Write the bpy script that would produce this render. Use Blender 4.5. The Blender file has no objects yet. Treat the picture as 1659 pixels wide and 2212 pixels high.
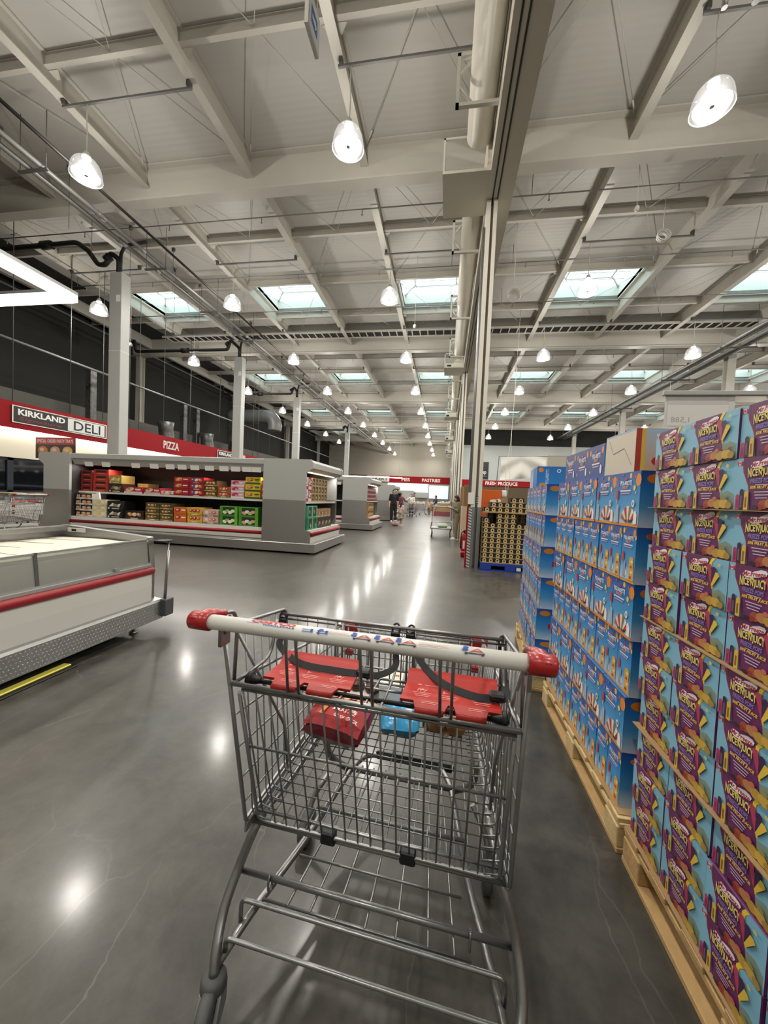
import bpy, math, random
import numpy as np
from mathutils import Vector, Matrix
random.seed(7)
S = bpy.context.scene
COL = S.collection
PI = math.pi

# ------------------------------------------------------------------ camera
YAW, PITCH, ROLL, FPX, CAMH = 0.16144, 0.03795, 0.04496, 805.0, 1.30
def _camera():
    cy, sy, cp, sp = math.cos(YAW), math.sin(YAW), math.cos(PITCH), math.sin(PITCH)
    f = Vector((-sy*cp, cy*cp, -sp)); r = Vector((cy, sy, 0)); d = f.cross(r)
    cr, sr = math.cos(ROLL), math.sin(ROLL)
    r2 = cr*r - sr*d; d2 = sr*r + cr*d
    m = Matrix((r2, -d2, -f)).transposed().to_4x4(); m.translation = (0, 0, CAMH)
    cam = bpy.data.cameras.new('camera'); cam.sensor_fit = 'HORIZONTAL'; cam.sensor_width = 36
    cam.lens = FPX*36/1659; cam.clip_start = 0.02; cam.clip_end = 200
    o = bpy.data.objects.new('camera', cam); COL.objects.link(o); o.matrix_world = m; S.camera = o
_camera()

# ------------------------------------------------------------------ world, exposure
W = bpy.data.worlds.new('sky'); S.world = W; W.use_nodes = True
W.node_tree.nodes['Background'].inputs[0].default_value = (0.80, 0.93, 1.0, 1)
W.node_tree.nodes['Background'].inputs[1].default_value = 1.0
S.view_settings.view_transform = 'Standard'; S.view_settings.look = 'None'
S.view_settings.exposure = 0.18; S.view_settings.gamma = 1.0; S.view_settings.use_curve_mapping = False
LAMP_W, LAMP_UP = 105.0, 185.0          # watts of each high-bay lamp: downward disc, glow of the dome
CY = S.cycles
CY.max_bounces = 5; CY.diffuse_bounces = 3; CY.glossy_bounces = 2; CY.transmission_bounces = 3
CY.transparent_max_bounces = 6; CY.caustics_reflective = False; CY.caustics_refractive = False
CY.sample_clamp_indirect = 4.0; CY.adaptive_threshold = .03

# ------------------------------------------------------------------ materials
def lin(c):
    if isinstance(c, str):
        c = c.lstrip('#'); c = [int(c[i:i+2], 16)/255 for i in (0, 2, 4)]
        c = [x/12.92 if x <= .04045 else ((x+.055)/1.055)**2.4 for x in c]
    return tuple(c[:3])
MATS = {}
def mat(name, color, rough=.5, metal=0.0, spec=.5, noise=0.0, nscale=8.0, bump=0.0, bscale=40.0, emit=None, estr=0.0, coat=0.0):
    if name in MATS: return MATS[name]
    m = bpy.data.materials.new(name); m.use_nodes = True; nt = m.node_tree
    b = nt.nodes['Principled BSDF']; c = lin(color)
    b.inputs['Base Color'].default_value = (*c, 1); b.inputs['Roughness'].default_value = rough
    b.inputs['Metallic'].default_value = metal; b.inputs['Specular IOR Level'].default_value = spec
    if coat: b.inputs['Coat Weight'].default_value = coat; b.inputs['Coat Roughness'].default_value = .1
    if emit is not None:
        b.inputs['Emission Color'].default_value = (*lin(emit), 1); b.inputs['Emission Strength'].default_value = estr
    if noise or bump:
        tc = nt.nodes.new('ShaderNodeTexCoord')
        if noise:
            n = nt.nodes.new('ShaderNodeTexNoise'); n.inputs['Scale'].default_value = nscale; n.inputs['Detail'].default_value = 5
            nt.links.new(tc.outputs['Object'], n.inputs['Vector'])
            mx = nt.nodes.new('ShaderNodeMix'); mx.data_type = 'RGBA'
            mx.inputs[6].default_value = (*[x*(1-noise) for x in c], 1)
            mx.inputs[7].default_value = (*[min(1, x*(1+noise)) for x in c], 1)
            nt.links.new(n.outputs['Fac'], mx.inputs[0]); nt.links.new(mx.outputs[2], b.inputs['Base Color'])
        if bump:
            n2 = nt.nodes.new('ShaderNodeTexNoise'); n2.inputs['Scale'].default_value = bscale
            nt.links.new(tc.outputs['Object'], n2.inputs['Vector'])
            bp = nt.nodes.new('ShaderNodeBump'); bp.inputs['Strength'].default_value = bump; bp.inputs['Distance'].default_value = .01
            nt.links.new(n2.outputs['Fac'], bp.inputs['Height']); nt.links.new(bp.outputs[0], b.inputs['Normal'])
    MATS[name] = m
    return m

def mat_floor():
    m = bpy.data.materials.new('polished_concrete'); m.use_nodes = True; nt = m.node_tree; L = nt.links.new
    b = nt.nodes['Principled BSDF']; tc = nt.nodes.new('ShaderNodeTexCoord')
    def noise(s, d=6, dist=0.0, r=.55):
        n = nt.nodes.new('ShaderNodeTexNoise'); n.inputs['Scale'].default_value = s; n.inputs['Detail'].default_value = d
        n.inputs['Distortion'].default_value = dist; n.inputs['Roughness'].default_value = r
        L(tc.outputs['Object'], n.inputs['Vector']); return n
    n1 = noise(.8, 8, .6, .62); n2 = noise(6.0, 10, .3, .7); n3 = noise(60, 3)
    r1 = nt.nodes.new('ShaderNodeValToRGB'); e = r1.color_ramp.elements
    e[0].position = .36; e[0].color = (.020, .0185, .0155, 1); e[1].position = .66; e[1].color = (.098, .091, .075, 1)
    add = nt.nodes.new('ShaderNodeMath'); add.operation = 'MULTIPLY_ADD'; add.inputs[1].default_value = .45
    L(n2.outputs['Fac'], add.inputs[0])
    mul = nt.nodes.new('ShaderNodeMath'); mul.operation = 'MULTIPLY'; mul.inputs[1].default_value = .55
    L(n1.outputs['Fac'], mul.inputs[0]); L(mul.outputs[0], add.inputs[2]); L(add.outputs[0], r1.inputs[0])
    # hairline cracks, pale, wandering
    wob = noise(1.7, 5); mp = nt.nodes.new('ShaderNodeMix'); mp.data_type = 'VECTOR'; mp.inputs[0].default_value = .30
    mpg = nt.nodes.new('ShaderNodeMapping'); mpg.inputs['Scale'].default_value = (1.9, .62, 1); mpg.inputs['Rotation'].default_value = (0, 0, .35)
    L(tc.outputs['Object'], mpg.inputs['Vector']); L(mpg.outputs[0], mp.inputs[4]); L(wob.outputs['Color'], mp.inputs[5])
    vo = nt.nodes.new('ShaderNodeTexVoronoi'); vo.feature = 'DISTANCE_TO_EDGE'; vo.inputs['Scale'].default_value = 2.6
    L(mp.outputs[1], vo.inputs['Vector'])
    cr = nt.nodes.new('ShaderNodeMapRange'); cr.inputs[1].default_value = 0; cr.inputs[2].default_value = .008
    cr.inputs[3].default_value = 1; cr.inputs[4].default_value = 0; L(vo.outputs['Distance'], cr.inputs[0])
    gate = nt.nodes.new('ShaderNodeMapRange'); gate.inputs[1].default_value = .44; gate.inputs[2].default_value = .60
    gate.inputs[3].default_value = 0; gate.inputs[4].default_value = .50; L(noise(.9, 2).outputs['Fac'], gate.inputs[0])
    cm = nt.nodes.new('ShaderNodeMath'); cm.operation = 'MULTIPLY'; L(cr.outputs[0], cm.inputs[0]); L(gate.outputs[0], cm.inputs[1])
    mx = nt.nodes.new('ShaderNodeMix'); mx.data_type = 'RGBA'; mx.inputs[7].default_value = (.19, .178, .15, 1)
    L(cm.outputs[0], mx.inputs[0]); L(r1.outputs[0], mx.inputs[6]); L(mx.outputs[2], b.inputs['Base Color'])
    rr = nt.nodes.new('ShaderNodeMapRange'); rr.inputs[3].default_value = .30; rr.inputs[4].default_value = .46
    L(n2.outputs['Fac'], rr.inputs[0]); L(rr.outputs[0], b.inputs['Roughness'])
    bp = nt.nodes.new('ShaderNodeBump'); bp.inputs['Strength'].default_value = .04; bp.inputs['Distance'].default_value = .004
    L(n3.outputs['Fac'], bp.inputs['Height']); L(bp.outputs[0], b.inputs['Normal'])
    b.inputs['Specular IOR Level'].default_value = .5
    b.inputs['Coat Weight'].default_value = .30; b.inputs['Coat Roughness'].default_value = .14; b.inputs['Coat IOR'].default_value = 1.45
    return m

def mat_deck(name, c, rough, rib=True):
    m = bpy.data.materials.new(name); m.use_nodes = True; nt = m.node_tree; L = nt.links.new
    b = nt.nodes['Principled BSDF']; tc = nt.nodes.new('ShaderNodeTexCoord')
    n = nt.nodes.new('ShaderNodeTexNoise'); n.inputs['Scale'].default_value = .6; n.inputs['Detail'].default_value = 4
    L(tc.outputs['Object'], n.inputs['Vector'])
    r = nt.nodes.new('ShaderNodeValToRGB'); r.color_ramp.elements[0].color = (*[x*.93 for x in c], 1); r.color_ramp.elements[1].color = (*c, 1)
    L(n.outputs['Fac'], r.inputs[0]); L(r.outputs[0], b.inputs['Base Color'])
    b.inputs['Roughness'].default_value = rough
    w = nt.nodes.new('ShaderNodeTexWave'); w.wave_type = 'BANDS'; w.bands_direction = 'Y'
    w.inputs['Scale'].default_value = 2.2; w.inputs['Distortion'].default_value = .15
    L(tc.outputs['Object'], w.inputs['Vector'])
    bp = nt.nodes.new('ShaderNodeBump'); bp.inputs['Strength'].default_value = .10; bp.inputs['Distance'].default_value = .02
    L(w.outputs['Fac'], bp.inputs['Height']); L(bp.outputs[0], b.inputs['Normal'])
    return m

def mat_ink(name='printed_ink', rough=.45):
    m = bpy.data.materials.new(name); m.use_nodes = True; nt = m.node_tree
    a = nt.nodes.new('ShaderNodeAttribute'); a.attribute_name = 'Col'
    nt.links.new(a.outputs['Color'], nt.nodes['Principled BSDF'].inputs['Base Color'])
    nt.nodes['Principled BSDF'].inputs['Roughness'].default_value = rough
    MATS[name] = m; return m

def mat_glass(name, tint=(1, 1, 1), fac=.12, rough=.05):
    m = bpy.data.materials.new(name); m.use_nodes = True; nt = m.node_tree; L = nt.links.new
    nt.nodes.remove(nt.nodes['Principled BSDF'])
    t = nt.nodes.new('ShaderNodeBsdfTransparent'); t.inputs[0].default_value = (*tint, 1)
    g = nt.nodes.new('ShaderNodeBsdfGlossy'); g.inputs[1].default_value = rough
    fr = nt.nodes.new('ShaderNodeFresnel'); fr.inputs[0].default_value = 1.45
    ad = nt.nodes.new('ShaderNodeMath'); ad.operation = 'ADD'; ad.inputs[1].default_value = fac; L(fr.outputs[0], ad.inputs[0])
    mx = nt.nodes.new('ShaderNodeMixShader'); L(ad.outputs[0], mx.inputs[0]); L(t.outputs[0], mx.inputs[1]); L(g.outputs[0], mx.inputs[2])
    L(mx.outputs[0], nt.nodes['Material Output'].inputs[0]); MATS[name] = m; return m

def mat_dome():
    m = bpy.data.materials.new('acrylic_dome'); m.use_nodes = True; nt = m.node_tree; L = nt.links.new
    nt.nodes.remove(nt.nodes['Principled BSDF'])
    t = nt.nodes.new('ShaderNodeBsdfTransparent'); t.inputs[0].default_value = (.95, .95, .95, 1)
    g = nt.nodes.new('ShaderNodeBsdfGlossy'); g.inputs[1].default_value = .15
    e = nt.nodes.new('ShaderNodeEmission'); e.inputs[0].default_value = (1, .98, .94, 1); e.inputs[1].default_value = 1.3
    a = nt.nodes.new('ShaderNodeMixShader'); a.inputs[0].default_value = .35; L(g.outputs[0], a.inputs[1]); L(e.outputs[0], a.inputs[2])
    x = nt.nodes.new('ShaderNodeMixShader'); x.inputs[0].default_value = .42; L(t.outputs[0], x.inputs[1]); L(a.outputs[0], x.inputs[2])
    L(x.outputs[0], nt.nodes['Material Output'].inputs[0]); MATS['dome'] = m; return m

def mat_tread(name, c=(.40, .39, .37), scale=46.0):
    m = bpy.data.materials.new(name); m.use_nodes = True; nt = m.node_tree; L = nt.links.new
    b = nt.nodes['Principled BSDF']; b.inputs['Base Color'].default_value = (*c, 1); b.inputs['Metallic'].default_value = .85
    b.inputs['Roughness'].default_value = .36
    tc = nt.nodes.new('ShaderNodeTexCoord'); ck = nt.nodes.new('ShaderNodeTexVoronoi'); ck.inputs['Scale'].default_value = scale
    ck.inputs['Randomness'].default_value = 0
    L(tc.outputs['Object'], ck.inputs['Vector'])
    bp = nt.nodes.new('ShaderNodeBump'); bp.inputs['Strength'].default_value = .28; bp.inputs['Distance'].default_value = .006
    bp.invert = True; L(ck.outputs['Distance'], bp.inputs['Height']); L(bp.outputs[0], b.inputs['Normal'])
    MATS[name] = m; return m

M_FLOOR = mat_floor()
M_DECK = mat_deck('ceiling_deck_paint', (.50, .485, .45), .5)
M_DECKD = mat_deck('ceiling_dark', (.018, .017, .016), .8)
M_INK = mat_ink(); M_GLASS = mat_glass('clear_glass'); M_DOME = mat_dome()
def mat_frost():
    m = mat_glass('freezer_glass', (.86, .88, .84), .14); nt = m.node_tree; o = nt.nodes['Material Output']; src = o.inputs[0].links[0].from_socket
    d = nt.nodes.new('ShaderNodeBsdfDiffuse'); d.inputs[0].default_value = (.62, .62, .57, 1); x = nt.nodes.new('ShaderNodeMixShader'); x.inputs[0].default_value = .34
    nt.links.new(src, x.inputs[1]); nt.links.new(d.outputs[0], x.inputs[2]); nt.links.new(x.outputs[0], o.inputs[0]); return m
M_GLASSG = mat_frost()
M_TREAD = mat_tread('tread_plate')
M_CREAM = mat('cream_steel_paint', '#bab6ac', .5, noise=.05, nscale=2)
M_CREAM2 = mat('shutter_paint', '#ddd8ca', .42, noise=.04, nscale=2)
M_GALV = mat('galvanised_steel', (.36, .36, .36), .38, .85, noise=.12, nscale=25)
M_ZINC = mat('zinc_wire', (.30, .30, .30), .34, .88, noise=.10, nscale=60)
M_BLACKM = mat('black_pipe_wrap', '#15120f', .6)
M_BLACK = mat('black_plastic', '#121214', .45)
M_RED = mat('red_plastic', '#a01818', .35, coat=.3)
M_DKRED = mat('red_bumper', '#8c0f18', .45, spec=.3)
M_WHITE = mat('white_enamel', '#dcdad2', .4)
M_GREYP = mat('grey_panel', '#a9aaa6', .45, noise=.03, nscale=3)
M_ALU = mat('brushed_aluminium', (.52, .52, .50), .38, .8)
M_STEEL = mat('stainless_steel', (.40, .40, .39), .33, .9, noise=.06, nscale=30)
M_WOOD = mat('pallet_wood', '#d3b884', .75, noise=.28, nscale=14, bump=.3, bscale=60)
M_WOODD = mat('pallet_wood_dark', '#bb9865', .8, noise=.28, nscale=14, bump=.3, bscale=60)
M_CARD = mat('kraft_cardboard', '#a3845c', .8, noise=.08, nscale=10)
M_PAPER = mat('white_paper', '#e6e4de', .7)
M_LED = mat('led_lens', '#ffffff', .4, emit='#fff8ec', estr=9.0)
M_STRIP = mat('case_strip', '#ffffff', .4, emit='#fff3e2', estr=1.6)
M_TUBE = mat('led_tube', '#ffffff', .4, emit='#fff3e2', estr=5.0)
M_SKYP = mat('skylight_pane', '#dff4fa', .3, emit='#cbeef6', estr=2.8)
M_COND = mat('conduit_grey', (.20, .20, .195), .5, .3)
M_RODG = mat('dim_rod', (.10, .10, .095), .6)
M_RUB = mat('grey_rubber', '#4a4a49', .6)
M_WALL = mat('wall_paint', '#b3ada0', .7, noise=.03, nscale=1)
M_DARKW = mat('dark_wall', '#24231f', .85)

# ------------------------------------------------------------------ mesh helpers
def fillet(pts, r=.03, n=4):
    pts = [Vector(p) for p in pts]
    if len(pts) < 3: return pts
    out = [pts[0]]
    for a, b, c in zip(pts, pts[1:], pts[2:]):
        u = (a-b); v = (c-b); lu, lv = u.length, v.length
        if lu < 1e-6 or lv < 1e-6: continue
        rr = min(r, lu*.45, lv*.45); p = b+u/lu*rr; q = b+v/lv*rr
        for i in range(n+1):
            t = i/n; out.append((1-t)**2*p + 2*t*(1-t)*b + t*t*q)
    out.append(pts[-1]); return out

class MB:
    def __init__(s): s.v = []; s.f = []; s.sm = []; s.mi = []; s.cur = 0
    def add(s, vs, fs, smooth=False):
        o = len(s.v); s.v += [tuple(x) for x in vs]
        for f in fs:
            s.f.append(tuple(i+o for i in f)); s.sm.append(smooth); s.mi.append(s.cur)
        return s
    def box(s, a, b, M=None):
        x0, y0, z0 = a; x1, y1, z1 = b
        vs = [Vector(p) for p in ((x0,y0,z0),(x1,y0,z0),(x1,y1,z0),(x0,y1,z0),(x0,y0,z1),(x1,y0,z1),(x1,y1,z1),(x0,y1,z1))]
        if M is not None: vs = [M @ p for p in vs]
        return s.add(vs, [(0,3,2,1),(4,5,6,7),(0,1,5,4),(1,2,6,5),(2,3,7,6),(3,0,4,7)])
    def bbox(s, a, b, c=.004, M=None):
        """box with chamfered edges"""
        x0, y0, z0 = a; x1, y1, z1 = b; c = min(c, (x1-x0)*.4, (y1-y0)*.4, (z1-z0)*.4)
        vs = []; idx = {}
        for i, x in enumerate((x0, x1)):
            for j, y in enumerate((y0, y1)):
                for k, z in enumerate((z0, z1)):
                    sx, sy, sz = (c, -c)[i], (c, -c)[j], (c, -c)[k]
                    for ax, p in enumerate(((x, y+sy, z+sz), (x+sx, y, z+sz), (x+sx, y+sy, z))):
                        idx[i, j, k, ax] = len(vs); vs.append(Vector(p))
        if M is not None: vs = [M @ p for p in vs]
        I = lambda i, j, k, a: idx[i, j, k, a]
        fs = []
        for i in (0, 1):
            q = [I(i,0,0,0), I(i,1,0,0), I(i,1,1,0), I(i,0,1,0)]; fs.append(q if i else q[::-1])
            q = [I(0,i,0,1), I(1,i,0,1), I(1,i,1,1), I(0,i,1,1)]; fs.append(q[::-1] if i else q)
            q = [I(0,0,i,2), I(1,0,i,2), I(1,1,i,2), I(0,1,i,2)]; fs.append(q if i else q[::-1])
        for i in (0, 1):
            for j in (0, 1):
                fs.append([I(i,j,0,0), I(i,j,1,0), I(i,j,1,1), I(i,j,0,1)])
                fs.append([I(i,0,j,0), I(i,1,j,0), I(i,1,j,2), I(i,0,j,2)])
                fs.append([I(0,i,j,1), I(1,i,j,1), I(1,i,j,2), I(0,i,j,2)])
                for k in (0, 1): fs.append([I(i,j,k,0), I(i,j,k,1), I(i,j,k,2)])
        return s.add(vs, fs)
    def tube(s, path, r, n=8, closed=False, caps=True):
        P = [Vector(p) for p in path]; m = len(P)
        if m < 2: return s
        rs = r if isinstance(r, (list, tuple)) else [r]*m
        T = []
        for i in range(m):
            a = P[i-1] if (i > 0 or closed) else P[i]; b = P[(i+1) % m] if (i < m-1 or closed) else P[i]
            t = b-a; T.append(t.normalized() if t.length > 1e-9 else Vector((0,0,1)))
        up = Vector((0,0,1)) if abs(T[0].z) < .9 else Vector((1,0,0))
        nrm = (up - T[0]*up.dot(T[0])).normalized(); vs = []
        for i in range(m):
            if i: nrm = (nrm - T[i]*nrm.dot(T[i]))
            nrm = nrm.normalized() if nrm.length > 1e-6 else T[i].orthogonal().normalized()
            bn = T[i].cross(nrm)
            for k in range(n):
                a = 2*PI*k/n; vs.append(P[i] + (nrm*math.cos(a) + bn*math.sin(a))*rs[i])
        fs = []
        for i in range(m if closed else m-1):
            i2 = (i+1) % m
            for k in range(n): fs.append((i*n+k, i*n+(k+1) % n, i2*n+(k+1) % n, i2*n+k))
        s.add(vs, fs, n > 4)
        if caps and not closed:
            o = len(s.v)-len(vs)
            s.f.append(tuple(o+k for k in range(n))[::-1]); s.sm.append(False); s.mi.append(s.cur)
            s.f.append(tuple(o+(m-1)*n+k for k in range(n))); s.sm.append(False); s.mi.append(s.cur)
        return s
    def lathe(s, prof, n=24, M=None, smooth=True, cap=False):
        """profile of (r, z) spun around z"""
        vs = []
        for r, z in prof:
            for k in range(n):
                a = 2*PI*k/n; vs.append(Vector((r*math.cos(a), r*math.sin(a), z)))
        if M is not None: vs = [M @ p for p in vs]
        fs = []
        for i in range(len(prof)-1):
            for k in range(n): fs.append((i*n+k, i*n+(k+1) % n, (i+1)*n+(k+1) % n, (i+1)*n+k))
        if cap: fs.append(tuple(range(n))[::-1]); fs.append(tuple((len(prof)-1)*n+k for k in range(n)))
        return s.add(vs, fs, smooth)
    def prism(s, poly, d0, d1, axis='y', M=None):
        """2D outline extruded along an axis: y -> poly in (x,z), x -> poly in (y,z), z -> poly in (x,y)"""
        n = len(poly); vs = []
        for d in (d0, d1):
            for a, b in poly: vs.append(Vector({'y': (a, d, b), 'x': (d, a, b), 'z': (a, b, d)}[axis]))
        if M is not None: vs = [M @ p for p in vs]
        fs = [tuple(range(n)), tuple(range(n, 2*n))[::-1]]
        for i in range(n): fs.append((i, i+n, (i+1) % n+n, (i+1) % n))
        return s.add(vs, fs)
    def ball(s, c, r, nu=12, nv=8, M=None):
        r = r if isinstance(r, (tuple, list)) else (r, r, r); vs = [Vector((c[0], c[1], c[2]-r[2]))]; fs = []
        for j in range(1, nv):
            t = PI*j/nv - PI/2
            for i in range(nu):
                a = 2*PI*i/nu; vs.append(Vector((c[0]+r[0]*math.cos(t)*math.cos(a), c[1]+r[1]*math.cos(t)*math.sin(a), c[2]+r[2]*math.sin(t))))
        vs.append(Vector((c[0], c[1], c[2]+r[2]))); L = len(vs)-1
        for i in range(nu):
            fs.append((0, 1+(i+1) % nu, 1+i)); fs.append((L, L-nu+i, L-nu+(i+1) % nu))
            for j in range(nv-2):
                a = 1+j*nu; fs.append((a+i, a+(i+1) % nu, a+nu+(i+1) % nu, a+nu+i))
        if M is not None: vs = [M @ p for p in vs]
        return s.add(vs, fs, True)
    def mesh(s, name, mats):
        me = bpy.data.meshes.new(name); me.from_pydata(s.v, [], s.f)
        me.polygons.foreach_set('use_smooth', s.sm); me.polygons.foreach_set('material_index', s.mi)
        for m in (mats if isinstance(mats, (list, tuple)) else [mats]): me.materials.append(m)
        me.update(); return me
    def build(s, name, mats, parent=None, loc=None, rz=0):
        return link(name, s.mesh(name, mats), parent, loc, rz)

def link(name, data, parent=None, loc=None, rz=0):
    o = bpy.data.objects.new(name, data); COL.objects.link(o)
    if parent is not None: o.parent = parent
    if loc is not None: o.location = loc
    if rz: o.rotation_euler.z = rz
    return o
def tag(o, label, cat=None, group=None, kind=None):
    if label: o['label'] = label
    if cat: o['category'] = cat
    if group: o['group'] = group
    if kind: o['kind'] = kind
    return o
def thing(name, label, cat, loc=(0, 0, 0), rz=0, group=None):
    o = link(name, None, None, loc, rz); o.empty_display_size = .1
    return tag(o, label, cat, group)
def struct(o, label=None): 
    o['kind'] = 'structure'
    if label: o['label'] = label
    return o
def copy_tree(o, parent=None):
    c = o.copy(); COL.objects.link(c)
    if parent is not None: c.parent = parent
    for ch in list(o.children): copy_tree(ch, c)
    return c

# ------------------------------------------------------------------ flat print (lettering, pictures) as thin layered shapes
_TXT = {}
def text_geo(s, bold=0.0):
    if (s, bold) in _TXT: return _TXT[s, bold]
    cu = bpy.data.curves.new('t', 'FONT'); cu.body = s; cu.resolution_u = 2; cu.offset = bold; cu.fill_mode = 'FRONT'
    o = bpy.data.objects.new('t', cu); me = o.to_mesh()
    vs = [(v.co.x, v.co.y) for v in me.vertices]; fs = [tuple(p.vertices) for p in me.polygons]
    o.to_mesh_clear(); bpy.data.objects.remove(o); bpy.data.curves.remove(cu)
    _TXT[s, bold] = (vs, fs); return vs, fs
class Print:
    """unit: metres in a plane; u right, v up; later layers lie a hair further out"""
    def __init__(s, eps=.00025): s.v = []; s.f = []; s.c = []; s.n = 0; s.eps = eps
    def raw(s, pts, faces, cols):
        o = len(s.v); d = s.n*s.eps
        s.v += [(p[0], p[1], d) for p in pts]
        for f in faces:
            s.f.append(tuple(i+o for i in f)); s.c.append([cols[i] for i in f] if isinstance(cols, list) else [cols]*len(f))
    def poly(s, pts, c, up=True):
        if up: s.n += 1
        s.raw(pts, [tuple(range(len(pts)))], lin(c)); return s
    def rect(s, x0, y0, x1, y1, c, c2=None, up=True):
        if up: s.n += 1
        a = lin(c); b = lin(c2) if c2 else a
        s.raw([(x0,y0),(x1,y0),(x1,y1),(x0,y1)], [(0,1,2,3)], [a, a, b, b]); return s
    def ell(s, x, y, rx, ry, c, n=14, rot=0.0, up=True):
        cs, sn = math.cos(rot), math.sin(rot)
        return s.poly([(x+rx*math.cos(t)*cs-ry*math.sin(t)*sn, y+rx*math.cos(t)*sn+ry*math.sin(t)*cs) for t in [2*PI*k/n for k in range(n)]], c, up)
    def ring(s, x, y, r0, r1, c, n=20):
        s.n += 1; pts = []
        for k in range(n):
            t = 2*PI*k/n; pts += [(x+r0*math.cos(t), y+r0*math.sin(t)), (x+r1*math.cos(t), y+r1*math.sin(t))]
        s.raw(pts, [(2*k, 2*k+1, (2*k+3) % (2*n), (2*k+2) % (2*n)) for k in range(n)], lin(c)); return s
    def line(s, p, q, w, c, up=True):
        dx, dy = q[0]-p[0], q[1]-p[1]; l = math.hypot(dx, dy) or 1; nx, ny = -dy/l*w/2, dx/l*w/2
        return s.poly([(p[0]+nx,p[1]+ny),(p[0]-nx,p[1]-ny),(q[0]-nx,q[1]-ny),(q[0]+nx,q[1]+ny)][::-1], c, up)
    def text(s, t, x, y, w, h, c, bold=.0, shear=0.0, arch=0.0, rot=0.0):
        """text centred on (x, y), stretched to w by h"""
        vs, fs = text_geo(t, bold)
        if not vs: return s
        x0 = min(v[0] for v in vs); x1 = max(v[0] for v in vs); y0 = min(v[1] for v in vs); y1 = max(v[1] for v in vs)
        s.n += 1; out = []; cs, sn = math.cos(rot), math.sin(rot)
        for a, b in vs:
            u = (a-x0)/(x1-x0)-.5; v = (b-y0)/(y1-y0)-.5
            v = v*(1+arch*(4*u*u)) if arch else v
            px, py = u*w+v*h*shear, v*h
            out.append((x+px*cs-py*sn, y+px*sn+py*cs))
        s.raw(out, fs, lin(c)); return s
    def mesh(s, name, frame):
        """frame: (origin, u, v, normal)"""
        o, u, v, n = [Vector(q) for q in frame]
        me = bpy.data.meshes.new(name); me.from_pydata([tuple(o+u*a+v*b+n*d) for a, b, d in s.v], [], s.f)
        ca = me.color_attributes.new('Col', 'FLOAT_COLOR', 'CORNER')
        flat = [x for f in s.c for c in f for x in (*c, 1.0)]
        ca.data.foreach_set('color', flat); me.materials.append(M_INK); me.update(); return me
    def build(s, name, frame, parent=None, loc=None, rz=0): return link(name, s.mesh(name, frame), parent, loc, rz)
# ================================================================== the hall
PYW_ = 40.0
X0, X1, YF, YB, ZD = -17.5, 30.0, -9.0, 54.0, 9.35
BEAMY = [8.6+9.8*k for k in range(-1, 5)]
PURX = [-7.85+2.82*k for k in range(-3, 14)]
CROSSY = [8.6+2.45*j for j in range(-6, 19)]
fl_ = MB().box((X0-.2, YF-.2, -.2), (X1+.2, YB+.2, 0)).build('floor', M_FLOOR); struct(fl_, 'polished grey concrete floor with fine cracks')
struct(MB().box((X0-.2, YF, 0), (X0, YB, ZD)).build('wall_left', M_DARKW), 'dark wall behind the deli kitchen')  # one even near-black colour over the whole wall
struct(MB().box((X1, YF, 0), (X1+.2, YB, ZD)).build('wall_right', M_WALL), 'pale painted side wall of the sales hall')
struct(MB().box((X0, YB, 0), (X1, YB+.2, ZD)).build('wall_back', M_WALL), 'pale grey end wall above the bakery')
struct(MB().box((X0, YF-.2, 0), (X1, YF, ZD)).build('wall_front', M_WALL), 'pale painted front wall of the hall')

# ceiling deck with skylight openings
SKX = [k for k in (-2, 0, 2, 4, 6, 8, 10)]
SKY = [13.5+9.8*r for r in (0, 1, 2, 3)] + [-6.1]  # last row, behind the camera, is added for fill light
holes = [(-7.85+2.82*k+.12, -7.85+2.82*(k+1)-.12, y+.12, y+2.45-.12) for k in SKX for y in SKY]
xs = sorted({X0-.2, -15.0, X1+.2} | {h[i] for h in holes for i in (0, 1)})
ys = sorted({YF-.2, YB+.2} | {h[i] for h in holes for i in (2, 3)})
def deck(name, m, xa, xb):
    mb = MB()
    for a, b in zip(xs, xs[1:]):
        if a < xa-1e-6 or b > xb+1e-6: continue
        for c, d in zip(ys, ys[1:]):
            if any(abs(a-h[0]) < 1e-6 and abs(c-h[2]) < 1e-6 for h in holes): continue
            mb.box((a, c, ZD), (b, d, ZD+.12))
    return mb.build(name, m)
ceil = struct(deck('ceiling', M_DECK, -15.0, X1+.2), 'cream ribbed metal roof deck on white steel beams')
struct(deck('ceiling_deli', M_DECKD, X0-.2, -15.0), 'black roof deck above the deli kitchen')  # near-black deck colour left of the cream part

def ibeam_x(xa, xb, z0, z1, w, t=.025):
    mb = MB(); mb.box((xa, -w/2, z0), (xb, w/2, z0+t)); mb.box((xa, -w/2, z1-t), (xb, w/2, z1)); mb.box((xa, -.012, z0+t), (xb, .012, z1-t)); return mb
def ibeam_y(ya, yb, z0, z1, w, t=.02):
    mb = MB(); mb.box((-w/2, ya, z0), (w/2, yb, z0+t)); mb.box((-w/2, ya, z1-t), (w/2, yb, z1)); mb.box((-.01, ya, z0+t), (.01, yb, z1-t)); return mb
me = ibeam_x(X0, X1, 8.48, 9.34, .30, .035).mesh('main_beam', M_CREAM)
for y in BEAMY: link('main_beam', me, ceil, (0, y, 0))
me = ibeam_y(YF, YB, 8.85, 9.34, .18).mesh('purlin', M_CREAM)
for x in PURX: link('purlin', me, ceil, (x, 0, 0))
me = ibeam_x(X0, X1, 9.12, 9.34, .09, .014).mesh('cross_beam', M_CREAM)
for y in CROSSY:
    if min(abs(y-b) for b in BEAMY) > .3 and YF < y < YB: link('cross_beam', me, ceil, (0, y, 0))
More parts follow.
